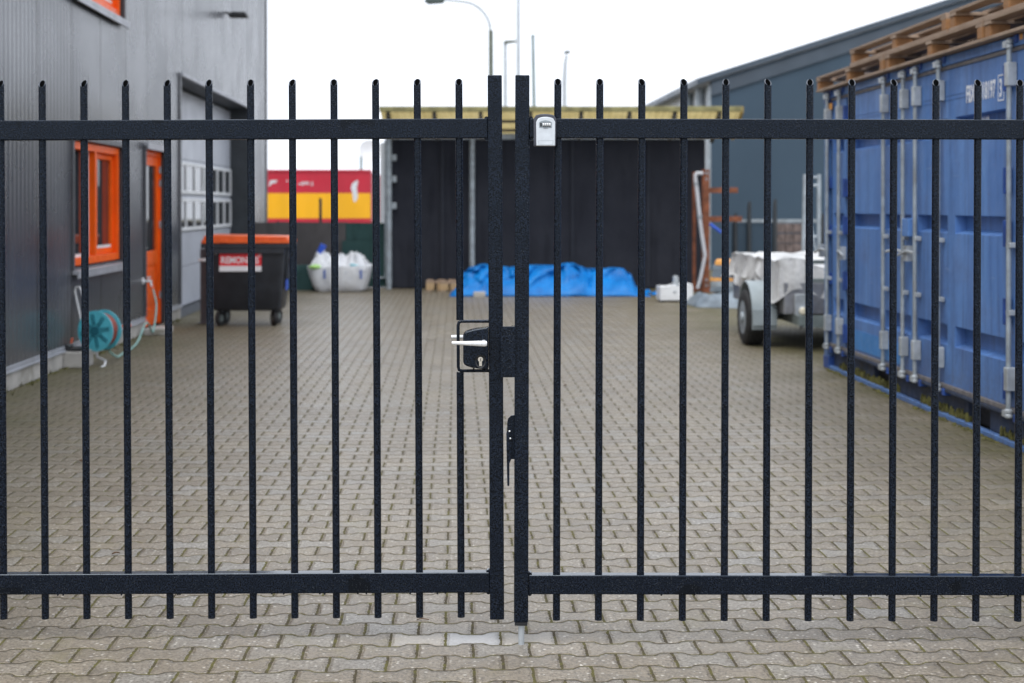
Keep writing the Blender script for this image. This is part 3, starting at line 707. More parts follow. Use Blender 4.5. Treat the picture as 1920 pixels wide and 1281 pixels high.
for i in range(4):
    xx = xk(1018.2 + i * 3.9); wz = zk(234.3)
    o = MB().cyl((xx - .0025, -.0462, wz), (xx + .0025, -.0462, wz), .0062, 16).build('number_wheel', M['white'], fr)
dk = MB()
for i in range(4):
    xx = xk(1018.2 + i * 3.9); dk.box(xx - .0022, xx + .0022, -.0496, -.0470, zk(238.6), zk(237.2)).box(xx - .0022, xx + .0022, -.0496, -.0470, zk(231.2), zk(230.3))
dk.build('dial_mark', M['black'], fr, False)
MB().box(xk(1018), xk(1026), -.0480, -.0462, zk(241.2), zk(240.6)).build('dial_notch', M['safeb'], fr, False)
lb = MB()
for a_ in ((1009, 1036, 264.4, 264.0), (1009, 1036, 272, 271.6)): lb.box(xk(a_[0]), xk(a_[1]), -.0464, -.0461, zk(a_[2]), zk(a_[3]))
for xx in (1009, 1035.6): lb.box(xk(xx), xk(xx + .4), -.0464, -.0461, zk(271.5), zk(264.5))
lb.build('embossed_panel', M['zinc'], fr, False)

# ================================================================== WASTE CONTAINER
bd = 18.0
W = thing('waste_container', 'black four wheeled waste container with orange lid and red sticker', 'waste container', (X(459, bd), bd, 0), YAW * .6)
hw, dp = .565, .80
m = MB(); bm = m.bm
secs = [(.20, .415, .11, .60), (.24, .445, .08, .64), (.96, .495, .035, .755), (1.0, .50, .03, .77)]
rings = []
for z, a_, f0, f1 in secs:
    rr = .06; P = []
    for cx_, cy_, s0 in ((a_ - rr, f0 + rr, -90), (a_ - rr, f1 - rr, 0), (-a_ + rr, f1 - rr, 90), (-a_ + rr, f0 + rr, 180)):
        for k in range(5):
            an = R(s0 + k * 22.5); P.append((cx_ + rr * math.cos(an), cy_ + rr * math.sin(an), z))
    rings.append([bm.verts.new(p) for p in P])
for p_, q_ in zip(rings, rings[1:]):
    n = len(p_)
    for k in range(n): bm.faces.new((p_[k], p_[(k + 1) % n], q_[(k + 1) % n], q_[k]))
bm.faces.new(rings[0][::-1]); bm.faces.new(rings[-1])
m.box(-.555, .555, -.01, .81, 1.001, 1.06)
for sx in (-1, 1):
    m.box(sx * .53 - .04, sx * .53 + .04, .30, .50, .80, .86); m.box(sx * .50 - .018, sx * .50 + .018, .20, .60, .60, 1.0)
m.box(-.50, .50, -.004, .03, .93, .999)
body = m.build('body', M['bin'], W, True, .012)
MB().box(-.545, -.50, .04, .10, .83, .87).box(-.60, -.5451, .05, .09, .835, .865).build('trunnion', M['alu'], body, False, .006)
l = MB(); l.box(-.545, .552, -.02, .81, 1.063, 1.10); l.prism([(-.53, 1.1005), (.54, 1.1005), (.52, 1.145), (-.48, 1.165), (-.52, 1.145)], .0, .79)
l.box(-.30, -.22, -.035, .04, 1.068, 1.11).box(.22, .30, -.035, .04, 1.068, 1.11).box(.05, .50, -.012, .0, 1.118, 1.126)
l.build('lid', M['orange_lid'], W, True, .012)
for sx in (-1, 1):
    for yy, rot in ((.19, 25 * sx), (.58, -15)):
        Mx = Matrix.Translation((sx * .34, yy, .1)) @ Matrix.Rotation(R(rot), 4, 'Z')
        wh = MB().lathe([(.045, -.022), (.092, -.024), (.1, -.014), (.1, .014), (.092, .024), (.045, .022)], Mx @ Matrix.Rotation(R(90), 4, 'Y'), 24, True).build('wheel', M['rubber'], W)
        MB().lathe([(.0, -.026), (.05, -.018), (.05, .018), (.0, .026)], Mx @ Matrix.Rotation(R(90), 4, 'Y'), 16).build('hub', M['frame_gr'], wh)
        MB().box(-.034, -.029, -.03, .03, .09, .195, Mx).box(.029, .034, -.03, .03, .09, .195, Mx).box(-.034, .034, -.05, .05, .1951, .205, Mx).build('fork', M['zinc'], wh, False)
# sticker on the slightly sloping front
Ms = Matrix.Translation((0, .034, .89)) @ Matrix.Rotation(-.06, 4, 'X')
sx0, sx1 = -.335 + .01, .195 + .01
MB().box(sx0, sx1, -.012, -.006, -.115, .045, Ms).build('sticker', [M['red']], body, False)
MB().box(sx0, sx1, -.012, -.006, -.185, -.1155, Ms).build('sticker_strip', M['stk'], body, False)
text_mesh('sticker_lettering', 'REMONDIS', .117, M['stk'], body, Ms @ Matrix.Translation((sx0 + .018, -.0135, -.082)) @ Matrix.Rotation(R(90), 4, 'X'), .83, .001)
text_mesh('sticker_registered_mark', '®', .05, M['stk'], body, Ms @ Matrix.Translation((sx1 - .035, -.0135, .0)) @ Matrix.Rotation(R(90), 4, 'X'), .8, .001)
MB().box(-.385, -.362, .033, .036, .92, .96, Matrix.Rotation(-.0, 4, 'X')).build('chip_mark', M['stk'], body, False)
MB().prism([(.22, .44), (.46, .44), (.46, .88), (.28, .90)], -.002, .002, Matrix.Translation((.492, 0, 0)) @ Matrix.Rotation(R(90), 4, 'Z') @ Matrix.Rotation(-.06, 4, 'Y') ).build('blue_sticker', M['bluepl'], body, False)

# ================================================================== HOSE REEL, HOSE, BLOCK
HX, HY = X(186, 13.75), 13.75
Hr = thing('hose_reel', 'teal garden hose reel on a white tubular stand by the grey wall', 'hose reel', (HX, HY, 0), R(-18))
cz = Z(620, 13.75)
AX = Matrix.Translation((0, 0, cz)) @ Matrix.Rotation(R(90), 4, 'X')     # disc axis along local -y (towards the viewer after the turn)
for nm, zz in (('front_disc', .055), ('rear_disc', -.085)):
    fl = MB().lathe([(.0, zz), (.188, zz), (.196, zz + .006), (.196, zz + .016), (.185, zz + .018), (.06, zz + .014), (.0, zz + .014)], AX, 40).build(nm, M['teal'], Hr)
    if zz > 0:
        rb = MB()
        for k in range(8):
            for off in (-.011, .011):
                rb.box(.055, .165, off - .004, off + .004, zz + .0145, zz + .024, AX @ Matrix.Rotation(R(45 * k + 10), 4, 'Z'))
        rb.lathe([(.0, zz + .014), (.045, zz + .014), (.045, zz + .03), (.0, zz + .03)], AX, 20)
        rb.build('disc_rib', M['teald'], fl, False)
coil = []
for i in range(7 * 24 + 1):
    an = 2 * math.pi * i / 24; xx = -.06 + .11 * i / (7 * 24); coil.append(AX @ Vector((.155 * math.cos(an), .155 * math.sin(an), xx)))
MB().tube(coil, .013, 8).build('hose_coil', M['hoser'], Hr)
MB().lathe([(.09, -.08), (.09, .055)], AX, 20).build('drum', M['teald'], Hr)
st = MB(); t = .011
def L(px, py, y): return (((px - 186) / F * 13.7) / math.cos(R(18)), y, Z(py, 13.7))
st.tube([L(158, 655, .02), L(150, 624, .02), L(137, 575, .03), L(131, 548, .03), L(133, 541, .03), L(140, 540, .03), L(144, 546, .03), L(152, 585, .05), L(168, 640, .06), L(176, 672, .04)], t, 8)
st.tube([L(158, 655, .02), L(160, 672, -.02), L(170, 684, -.12), L(196, 691, -.20), L(208, 689, -.20), L(209, 684, -.10), L(196, 678, .02), L(176, 672, .04)], t, 8)
st.build('stand', M['white'], Hr)
MB().tube([AX @ Vector((0, 0, -.12)), AX @ Vector((0, 0, -.17)), AX @ Vector((.10, .02, -.17)), AX @ Vector((.17, .03, -.17))], .009, 8).tube([AX @ Vector((.16, .03, -.16)), AX @ Vector((.16, .03, -.27))], .017, 10).build('crank', M['coral'], Hr)
MB().tube([L(150, 634, -.16), L(147, 645, -.16), L(146, 672, -.14)], .012, 8).build('hose_outlet', M['coral'], Hr)
hs = thing('garden_hose', 'pale green hose hanging from the wall tap down to the reel', 'hose', bw(.105, ty, tz - .06))
HP = [bw(.105, ty, tz - .06), bw(.13, ty - .0, tz - .13), bw(.17, ty - .05, tz - .30), bw(.17, ty - .25, tz - .58), bw(.20, ty - .75, .2), bw(.25, ty - 1.5, .035), bw(.30, ty - 2.3, .02)]
HP += [Vector((X(232, 14.6), 14.5, .02)), Vector((X(218, 14.2), 14.2, .03)), Vector((X(207, 14.0), 13.95, .12)), Vector((HX + .12, HY + .1, cz - .14))]
def smooth(P, n=8):
    out = []
    for i in range(len(P) - 1):
        p0, p1, p2, p3 = P[max(0, i - 1)], P[i], P[i + 1], P[min(len(P) - 1, i + 2)]
        for k in range(n):
            t = k / n; out.append(.5 * ((2 * p1) + (p2 - p0) * t + (2 * p0 - 5 * p1 + 4 * p2 - p3) * t * t + (3 * p1 - p0 - 3 * p2 + p3) * t ** 3))
    return out + [P[-1]]
o0 = hs.location.copy()
MB().tube([q - o0 for q in smooth(HP)], .011, 8).build('hose', M['hose'], hs)
MB().tube([q - o0 for q in smooth(HP)[:6]], .017, 8).build('connector', M['coral'], hs)
cb = thing('concrete_block', 'grey concrete block on the paving under the hose reel stand', 'block', (X(139, 13.5), 13.5, 0), YAW)
MB().box(-.10, .12, -.05, .25, 0, .155).build('block', M['conc'], cb, False, .012)
MB().box(-.07, .07, -.02, .20, .156, .185).cyl((-.08, .0, .19), (-.08, .16, .19), .03, 12).build('wheel_pad', M['black'], cb, False, .005)

# ================================================================== BIG BAG
bx, by = X(642, 26.0), 25.7
BG = thing('bulk_bag', 'white woven bulk bag heaped with waste in front of the screen fence', 'bag', (bx, by, 0))
m = MB(); bm = m.bm; rings = []; n = 48
n = 96
for z, hx_, hy_ in ((.0, .375, .33), (.03, .435, .37), (.12, .475, .41), (.22, .50, .43), (.32, .52, .445), (.40, .535, .455), (.45, .53, .45), (.455, .49, .42), (.40, .48, .41)):
    ring = []
    for k in range(n):
        an = 2 * math.pi * k / n; c, s_ = math.cos(an), math.sin(an); p = 6
        rr = (abs(c) ** p + abs(s_) ** p) ** (-1 / p)
        wv = 1 + .07 * noise.noise(Vector((c * 3, s_ * 3, z * 3))) + .05 * (.5 - abs(noise.noise(Vector((c * 7, s_ * 7, z * 4))))) + .02 * noise.noise(Vector((c * 18, s_ * 18, z * 16)))
        ring.append(bm.verts.new((hx_ * rr * c * wv, hy_ * rr * s_ * wv, z + (.07 * noise.noise(Vector((c * 2.5, s_ * 2.5, 1))) if z > .3 else 0))))
    rings.append(ring)
for p_, q_ in zip(rings, rings[1:]):
    for k in range(n): bm.faces.new((p_[k], p_[(k + 1) % n], q_[(k + 1) % n], q_[k]))
bm.faces.new(rings[0][::-1])
bag = m.build('sack', M['bag'], BG)
def heap(u, v):
    x, y = (u - .5) * 1.03, (v - .5) * .88; e = max(abs(u - .5), abs(v - .5)) * 2
    cr_ = .09 * (1 - 3 * abs(noise.noise(Vector((x * 4, y * 4, 3))))) + .06 * (1 - 3 * abs(noise.noise(Vector((x * 8 + y * 3, y * 8, 5))))) + .02 * noise.noise(Vector((x * 22, y * 22, 5)))
    lift = .14 * math.exp(-((u - .13) / .10) ** 2) + .05 * math.exp(-((u - .75) / .16) ** 2)
    return (x, y, .40 + (1 - e ** 6) * (.13 + cr_ + lift))
MB().grid(64, 52, heap).build('waste_heap', M['bag'], BG)
pr = MB()
for x in (-.23, .42): pr.box(x - .02, x + .02, -.475, -.462, .24, .40)
pr.build('blue_print', M['bagblue'], BG, False)
MB().lathe([(.0, -.05), (.10, -.03), (.12, .0), (.08, .03), (.0, .05)], Matrix.Translation((-.40, -.40, .45)), 14).build('green_rag', M['lime'], BG)
MB().box(.15, .38, -.44, -.36, .50, .53, Matrix.Rotation(R(8), 4, 'Y')).build('blue_label', M['teal'], BG, False, .01)
bt = thing('blue_tube', 'bright blue tube sticking up out of the white bulk bag', 'tube', (bx - .42, by - .15, .55))
MB().tube([(0, 0, -.05), (.04, 0, .10), (.11, 0, .235), (.135, 0, .285)], .052, 12, True, .062).build('tube', M['bluepl'], bt)

# ================================================================== SCREEN FENCE (left back), bundle, stones
fd = 26.5
SF = thing('screen_fence', 'low fence with grey brown and green screen netting between warehouse and shed', 'fence', (0, fd, 0))
x0, x1 = -6.2, X(724, fd)
xg = X(648, fd)
def netting(xa, xb, za, zb, y):
    def fn(u, v): 
        x = xa + (xb - xa) * u; return (x, y + .02 * noise.noise(Vector((x * 1.7, 0, v * 2))), za + (zb - za) * v + (.015 * noise.noise(Vector((x * 1.1, 4, 0))) if v > .5 else 0))
    return MB().grid(40, 8, fn)
netting(x0, xg, .03, Z(417, fd), 0).build('screen', M['net2'], SF)
netting(xg - .06, x1, .03, Z(452, fd), -.06).build('green_screen', M['net3'], SF)
netting(xg, x1, .03, Z(418, fd), .03).build('green_screen', M['net3'], SF)
for px, top in ((520, 415), (600, 372), (648, 417)):
    MB().cyl((X(px, fd), .06, 0), (X(px, fd), .06, Z(top, fd)), .028, 10).build('post', M['clad_dark'], SF)
m = MB().grid(30, 14, lambda u, v: (-.42 + .84 * u, -.22 + .44 * v, max(.0, math.sin(math.pi * v) ** .6 * (.46 + .08 * noise.noise(Vector((u * 4, v * 3, 2)))) * min(1, 6 * u, 6 * (1 - u)))))
db_ = m.build('netting_bundle', M['net3']); db_.location = (X(562, 26.1), 26.05, 0); tag(db_, 'dark green heap of rolled netting between the waste container and the bulk bag', 'netting')
for px, py, s_, lab in ((575, 541, .13, 'upright pale concrete stub in front of the dark netting heap'), (590, 542, .08, 'low pale stone lying right beside the concrete stub')):
    d_ = Dg(py); m = MB(); bmesh.ops.create_icosphere(m.bm, subdivisions=2, radius=1)
    for v_ in m.bm.verts:
        k = 1 + .2 * noise.noise(v_.co * 1.5); v_.co = Vector((v_.co.x * s_ * .42 * k, v_.co.y * s_ * .5, max(0, (v_.co.z * .5 + .5)) * s_ * (1.5 if s_ > .1 else .7)))
    o = m.build('stone', M['conc']); o.location = (X(px, d_), d_, 0); tag(o, lab, 'stone')
# narrow pale frame next to the shed
NF = thing('narrow_gate', 'narrow pale tubular gate frame between screen fence and black shed', 'gate', (0, 26.4, 0))
MB().tube([(X(700, 26.4), 0, Z(521, 26.4)), (X(722.5, 26.4), 0, Z(521, 26.4)), (X(722.5, 26.4), 0, Z(262, 26.4))], .022, 8).build('frame', M['zinc'], NF)
MB().box(X(713, 26.4), X(721, 26.4), -.01, .01, Z(418, 26.4), Z(268, 26.4)).build('panel', M['whitewall'], NF, False)

# ================================================================== RED AND YELLOW TRANSPORT CONTAINER
cd_ = 45.0
RC = thing('transport_container', 'crimson and yellow transport container rising behind the screen fence', 'container', (X(695, cd_), cd_, 0), YAW)
zt, zm, zb1, zb0 = Z(322, cd_), Z(362.5, cd_), Z(409.5, cd_), Z(418, cd_)
MB().box(-7.0, 0, .0, .04, zm, zt).box(-7.0, 0, .0, .04, zb0, zb1 - .0005).build('red_panel', M['cred'], RC, False)
MB().box(-7.0, 0, .0, .04, zb1, zm - .0005).build('yellow_panel', M['cyel'], RC, False)
MB().box(-7.0, .0, .041, 10.5, zb0, zt - .01).build('body', M['whitewall'], RC, False)
rl = MB(); rl.box(-7.05, .03, -.03, .0399, zt + .001, zt + .06)
for k in range(12): rl.box(.0, .03, .1 + k * .9, .16 + k * .9, zb0, zt)
rl.build('edge_rail', M['cred'], RC, False)
lg = MB()
for x in (-6.5, -.4):
    for y in (.6, 9.6): lg.box(x - .1, x + .1, y - .1, y + .1, 0, zb0)
lg.build('support_leg', M['frame_gr'], RC, False)
def rcx(px): return X(px, cd_) - X(695, cd_)
wmk = MB()
wmk.prism([(rcx(505), Z(349, cd_)), (rcx(508), Z(349, cd_)), (rcx(511), Z(344, cd_)), (rcx(518), Z(343.5, cd_)), (rcx(522), Z(338, cd_)), (rcx(508), Z(338.5, cd_))], -.006, -.001)
wmk.prism([(rcx(658), Z(352, cd_)), (rcx(661), Z(344, cd_)), (rcx(668), Z(339, cd_)), (rcx(672), Z(338, cd_)), (rcx(669), Z(352, cd_)), (rcx(671), Z(370, cd_)), (rcx(667), Z(379, cd_)), (rcx(663), Z(378, cd_)), (rcx(661), Z(362, cd_))], -.006, -.001)
for a_, b_, c_, e_ in ((538, 541, 338, 341), (560, 566, 344, 346.5), (567, 570, 341, 348), (572, 576, 341, 346), (578, 580, 341, 347), (585, 587, 341, 349)): wmk.box(rcx(a_), rcx(b_), -.006, -.001, Z(e_, cd_), Z(c_, cd_))
wmk.build('worn_lettering', M['whitewall'], RC, False, split=False)
# dish and mast on top of the container
DM = thing('antenna_mast', 'thin grey antenna mast with a pale dish above the crimson container', 'antenna', (X(677, 46), 46, zt))
MB().cyl((0, 0, 0), (0, 0, Z(278, 46) - zt), .05, 8).tube([(-.05, 0, .62), (.3, 0, .55), (.45, 0, .45)], .018, 6).tube([(.0, 0, .7), (.75, 0, .9)], .014, 6).build('mast', M['greenpole'], DM)
MB().lathe([(.0, .0), (.22, .03), (.36, .09), (.37, .10), (.22, .045), (.0, .015)], Matrix.Translation((.28, -.1, Z(285, 46) - zt)) @ Matrix.Rotation(R(75), 4, 'X') @ Matrix.Rotation(R(20), 4, 'Y'), 28).build('dish', M['stk'], DM)

# ================================================================== SHED
sd0 = 26.3
SH = thing('shed', 'lean to shed with a black netting wall and a yellow translucent roof', 'shed', (0, sd0, 0))
xl, xr = X(731, sd0), X(1322, sd0)
zw = Z(254, sd0)
def netw(u, v):
    x = xl + (xr - xl) * u; return (x, .03 * noise.noise(Vector((x * .9, 2, v * 2.5))) + .012 * noise.noise(Vector((x * 4, 2, v * 7))), .02 + (zw - .02) * v)
MB().grid(70, 26, netw).build('netting_wall', M['net'], SH)
sm_ = MB()
for x in (xl + .95, xl + 2.42, xl + 3.35, xl + 4.75): sm_.box(x, x + .055, -.058, -.046, .03, zw - .02)
sm_.build('seam', M['net_seam'], SH, False)
MB().box(xl, xr, .12, .2, .0, zw - .05).box(xl, xl + .08, .2, 3.2, 0, 1.9).box(xr - .08, xr, .2, 3.2, 0, 1.9).build('back_wall', M['net'], SH, False)
MB().box(xl - .05, xr + .05, -.09, -.035, Z(262, sd0), Z(251, sd0)).build('beam', M['zinc'], SH, False, .004)
for px, wd_ in ((730, .055), (885.5, .05)):
    MB().cyl((X(px, sd0), -.11, 0), (X(px, sd0), -.11, zw), wd_, 12).build('pole', M['zinc'], SH)
cl = MB()
for py in (290, 330, 380): cl.box(X(738, sd0) - .04, X(738, sd0) + .06, -.09, -.05, Z(py + 12, sd0), Z(py, sd0))
cl.build('white_clip', M['zinc'], SH, False, .01)
rx0, rx1 = X(712, 25.3), X(1389, 25.3)
ya, yb = 25.3 - sd0, 0.14; za_ = Z(205, 25.3); slope = (za_ - (zw + .03)) / (0 - ya)
def rsheet(u, v):
    x = rx0 + (rx1 - rx0) * u; y = ya + (yb - ya) * v
    return (x, y, za_ - slope * (y - ya) + .018 * math.sin(x * 2 * math.pi / .12))
MB().grid(440, 4, rsheet).build('roof_sheet', M['roofy'], SH)
def roof_z(y): return za_ - slope * (y - ya)
MB().box(rx0 - .01, rx1 + .01, ya - .05, ya + .02, za_ - .045, za_ + .05).build('roof_edge', M['rim'], SH, False, .01)
rf = MB()
for x in [X(p, 25.3) for p in (727, 814, 901, 995, 1090, 1181, 1266, 1350)]:
    y0_, y1_ = ya + .03, yb - .05
    rf.bm.verts.ensure_lookup_table()
    vs_ = [rf.bm.verts.new((x + sx * .035, y, roof_z(y) - .025 - dz)) for y in (y0_, y1_) for sx in (-1, 1) for dz in (0, .11)]
    for f_ in ((0, 1, 3, 2), (4, 6, 7, 5), (0, 4, 5, 1), (2, 3, 7, 6), (0, 2, 6, 4), (1, 5, 7, 3)): rf.bm.faces.new([vs_[i] for i in f_])
rf.build('rafter', M['beam'], SH, False)
pu = MB()
for y in (-.62, -.25): pu.box(rx0 + .02, rx1 - .02, y - .03, y + .03, roof_z(y) - .075, roof_z(y) - .022)
pu.build('purlin', M['beam'], SH, False)
vg = MB()
for f0_, f1_ in ((ya, yb),):
    vs_ = [vg.bm.verts.new((rx1 + sx, y, roof_z(y) + dz)) for y in (f0_, f1_) for sx in (.012, .05) for dz in (-.06, .05)]
    for f_ in ((0, 1, 3, 2), (4, 6, 7, 5), (0, 4, 5, 1), (2, 3, 7, 6), (0, 2, 6, 4), (1, 5, 7, 3)): vg.bm.faces.new([vs_[i] for i in f_])
vg.build('verge_board', M['roofy'], SH, False)

# ================================================================== BLUE TARP, timber, slab
prof_ = [(845, 549), (858, 540), (868, 512), (882, 502), (905, 496), (930, 501), (962, 501), (1000, 498), (1040, 498), (1058, 493.5), (1076, 494), (1088, 500), (1104, 505), (1126, 505), (1150, 503), (1168, 504), (1182, 513), (1194, 538), (1206, 549), (1216, 553)]
def interp(px):
    for (a_, b_), (c_, e_) in zip(prof_, prof_[1:]):
        if a_ <= px <= c_: t = (px - a_) / (c_ - a_); t = t * t * (3 - 2 * t); return b_ + (e_ - b_) * t
    return 552
TD = 24.0
def tarpf(u, v):
    px = 845 + (1216 - 845) * u; x = X(px, TD + .5)
    top = max(.02, Z(interp(px), TD + .5)); 
    y = TD + 1.35 * v + .10 * noise.noise(Vector((x * 1.6, 0, 8))) * (1 - v)
    s_ = min(1, v / .32) if v < .6 else max(0, 1 - ((v - .6) / .4) ** 2)
    s_ = s_ ** .75 if v < .32 else s_
    q_ = Vector((x * 1.5 + v * 1.2, v * 2.2, 1)); wq = noise.noise(q_ * 1.3) * .8
    rid = noise.noise(Vector((x * 2.3 + v * 1.5, v * 3, 1))); rid2 = 1 - abs(noise.noise(Vector((x * 2.6 - v * 3.4 + wq, v * 2.3 + wq, 7)))) * 3.2
    rid3 = 1 - abs(noise.noise(Vector((x * 5.5 + v * 5 + wq * 2, v * 4 - x * 2, 17)))) * 3
    fold = (.08 * rid + .040 * rid2 + .018 * rid3) * math.sin(math.pi * min(1, v * 1.15)) * min(1, top * 3)
    edge_ = .012 + .010 * noise.noise(Vector((x * 5, v, 3)))
    y += (.16 * rid2 + .10 * rid + .05 * rid3) * math.sin(math.pi * min(1, v * 2.2)) if v < .45 else 0
    return (x, y, max(edge_, top * s_ * .97 + min(fold, .015) * (.3 if .3 < v < .5 else .9)))
tb = MB().grid(150, 60, tarpf).build('tarpaulin', M['tarp']); tag(tb, 'crumpled bright blue tarpaulin covering a low heap against the black shed', 'tarpaulin')
so_ = tb.modifiers.new('solid', 'SOLIDIFY'); so_.thickness = .006
def scrap(px, py, w_, lab):
    d_ = Dg(py); m = MB().grid(8, 6, lambda u, v: ((u - .5) * w_, (v - .5) * .3, .01 + .05 * max(0, math.sin(u * 3.14) * math.sin(v * 3.14)) + .015 * noise.noise(Vector((u * 4, v * 4, px)))))
    o = m.build('plastic_scrap', M['tarp']); o.location = (X(px, d_), d_, 0); tag(o, lab, 'scrap')
scrap(1214, 549, .15, 'small blue plastic scrap just beside the right end of the tarpaulin'); scrap(1228, 553, .12, 'small violet blue scrap lying nearer the white metal case')
cs_ = thing('concrete_block', 'grey concrete block peeping out below the left part of the blue tarpaulin', 'block', (X(899, 23.95), 23.93, 0))
MB().box(-.10, .10, -.05, .3, 0, .085).build('block', M['conc'], cs_, False, .008)

def pallet(name, label, loc, rz, Ly, Wx, blocks, group, boards=6, th=.022, hgt=.144, jitter=0, bmat=None):
    """a pallet: length along y, depth along x"""
    t = thing(name, label, 'pallet', loc, rz, group)
    b = MB(); bl = MB()
    lay = [(0, th), (hgt - th - .0225, hgt - .0225), (hgt - .022, hgt)]
    for x in (0, Wx / 2, Wx):
        xa = min(max(x - .05, 0), Wx - .10)
        b.box(xa, xa + .10, 0, Ly, 0, th)
        for k in range(blocks):
            yy = k * (Ly - .09) / (blocks - 1); bl.box(xa + (.008 if k else 0), xa + .145 - (0 if x < Wx else .045), yy, yy + .09, th + .0005, hgt - .045)
    for k in range(blocks):
        yy = k * (Ly - .12) / (blocks - 1); b.box(0, Wx, yy, yy + .12, hgt - .0445, hgt - .0225)
    for k in range(boards):
        xa = k * (Wx - .11) / (boards - 1); jj = random.uniform(-jitter, jitter)
        b.box(xa, xa + .11, jj, Ly + jj, hgt - .022, hgt)
    b.build('deck', M['wood'], t, False, .003); bl.build('block', M[bmat or 'wood_in'], t, False, .004)
    return t
pallet('pallet', 'small light timber pallet lying against the black shed left of the tarpaulin', (X(799, 25.6), 25.55, 0), 0, .5, .50, 2, 'timber beside the blue tarpaulin', 3, .022, .19, 0, 'wood_pale')
# turned so its blocks face the yard
pallet('pallet', 'second small timber pallet, half under the left end of the blue tarpaulin', (X(825, 25.4), 25.45, 0), .04, .5, .48, 2, 'timber beside the blue tarpaulin', 3, .022, .185, 0, 'wood_pale')

# ================================================================== RUSTY RACK and its pipe
rd = 25.2
RK = thing('steel_rack', 'rusty cantilever steel rack with two arms beside the black shed', 'rack', (X(1324, rd), rd, 0))
def rx(px): return X(px, rd) - X(1324, rd)
MB().box(-.055, .055, -.05, .05, .02, Z(318, rd)).box(-.075, -.0551, -.06, .06, .02, Z(318, rd)).build('upright', M['rust'], RK, False, .004)
MB().box(rx(1301), rx(1307), .15, .2, .0, Z(322, rd)).build('upright', M['rust'], RK, False, .004)
for py, pe in ((357, 1383), (411, 1391)):
    MB().box(.0555, rx(pe), -.04, .04, Z(py + 5, rd), Z(py - 5, rd)).build('arm', M['rust'], RK, False, .004)
MB().box(rx(1318), rx(1390), -.08, .08, 0.0, .019).box(.056, rx(1388), -.05, .05, .0195, .10).box(rx(1300), -.076, -.04, .04, .02, .09).build('base_beam', M['rust'], RK, False, .004)
hl = MB()
for py in (325, 336, 525, 535): hl.lathe([(.012, 0), (.025, 0), (.025, .006), (.012, .006)], Matrix.Translation((0, -.0505, Z(py, rd))) @ Matrix.Rotation(R(90), 4, 'X'), 14, True)
hl.build('bolt_hole', M['zinc'], RK)
MB().tube([(.06, -.05, Z(420, rd)), (.16, -.05, Z(428, rd)), (.26, -.04, Z(436, rd))], .03, 6).build('blue_strap', M['bluepl'], RK)
PP = thing('plastic_pipe', 'thin white pipe with an elbow leaning on the rusty rack', 'pipe', (X(1318, rd), rd - .1, 0))
def pq(px, py, y=0): return (X(px, rd - .1) - X(1318, rd), y, Z(py, rd - .1))
MB().tube([pq(1322, 480), pq(1316, 440), pq(1311.5, 405), pq(1307, 360), pq(1304, 338), pq(1304, 328), pq(1307, 325), pq(1318, 325.5)], .034, 10).tube([pq(1322, 480), pq(1314, 520), pq(1308, 541)], .03, 8).build('pipe', M['pipe'], PP)
MB().lathe([(.042, 0), (.042, .05)], Matrix.Translation(pq(1305, 348)), 12).lathe([(.044, 0), (.044, .06)], Matrix.Translation(pq(1312, 410)), 12).build('socket', M['zinc'], PP)

# ================================================================== WHITE METAL CASE, grey wrap, grey stack
wd0 = Dg(567)
WC = thing('metal_case', 'white metal case with a tilted lid lying on the paving before the shed', 'case', (X(1269, wd0), wd0, 0), .08)
MB().box(-.265, .265, 0, .36, .03, .25).box(-.268, .268, -.004, .364, .10, .112).build('body', M['white'], WC, False, .012)
MB().box(-.26, .0, .0, .35, 0, .025, Matrix.Translation((0, .0, .252)) @ Matrix.Rotation(R(-14), 4, 'Y')).box(.06, .255, .0, .34, .252, .29).build('lid', M['white'], WC, False, .008)
MB().prism([(-.05, .25), (.06, .25), (.05, .40), (.02, .42), (-.03, .40), (-.02, .33)], .10, .22).box(-.06, -.01, -.012, -.004, .15, .18).build('fitting', M['steel'], WC, False, .01)
MB().box(-.24, -.2, .02, .34, 0, .0295).box(.2, .24, .02, .34, 0, .0295).build('foot', M['black'], WC, False)
m = MB().grid(50, 24, lambda u, v: ((u - .5) * .82 + .12 * (.5 - v), (v - .5) * .9 - .35 * (u - .5), max(0.004, (min(1, 5 * u, 5 * (1 - u)) ** .6) * (min(1, 4 * v, 4 * (1 - v)) ** .5) * (.17 + .09 * noise.noise(Vector((u * 4, v * 5, 9))) + .02 * noise.noise(Vector((u * 11, v * 9, 2)))))))
gw = m.build('wrapped_bundle', M['greywrap']); gw.location = (X(1350, 21.6), 21.75, 0); tag(gw, 'flat grey plastic wrapped bundle on the paving beside the trailer wheel', 'bundle')
gd0 = 23.0
GS = thing('board_stack', 'stack of grey metal channels with orange boards behind the trailer wheel', 'stack', (X(1370, gd0), gd0, 0), R(-10))
zz = .16
for k, (w_, h_, mt) in enumerate(((.62, .085, 'greywrap'), (.60, .09, 'zinc'), (.62, .055, 'orangewood'), (.56, .11, 'greywrap'), (.54, .09, 'greywrap'), (.46, .075, 'orangewood'))):
    MB().box(-w_ / 2, w_ / 2 - .04 * (k % 2), -.4, .4, zz, zz + h_ - .004).box(-w_ / 2 - .012, -w_ / 2 - .001, -.38, .38, zz + .01, zz + h_ * .5).build('channel', M[mt], GS, False, .006); zz += h_
for x in (-.2, .15): MB().box(x - .05, x + .05, -.35, .35, 0, .158).build('bearer', M['beam'], GS, False)

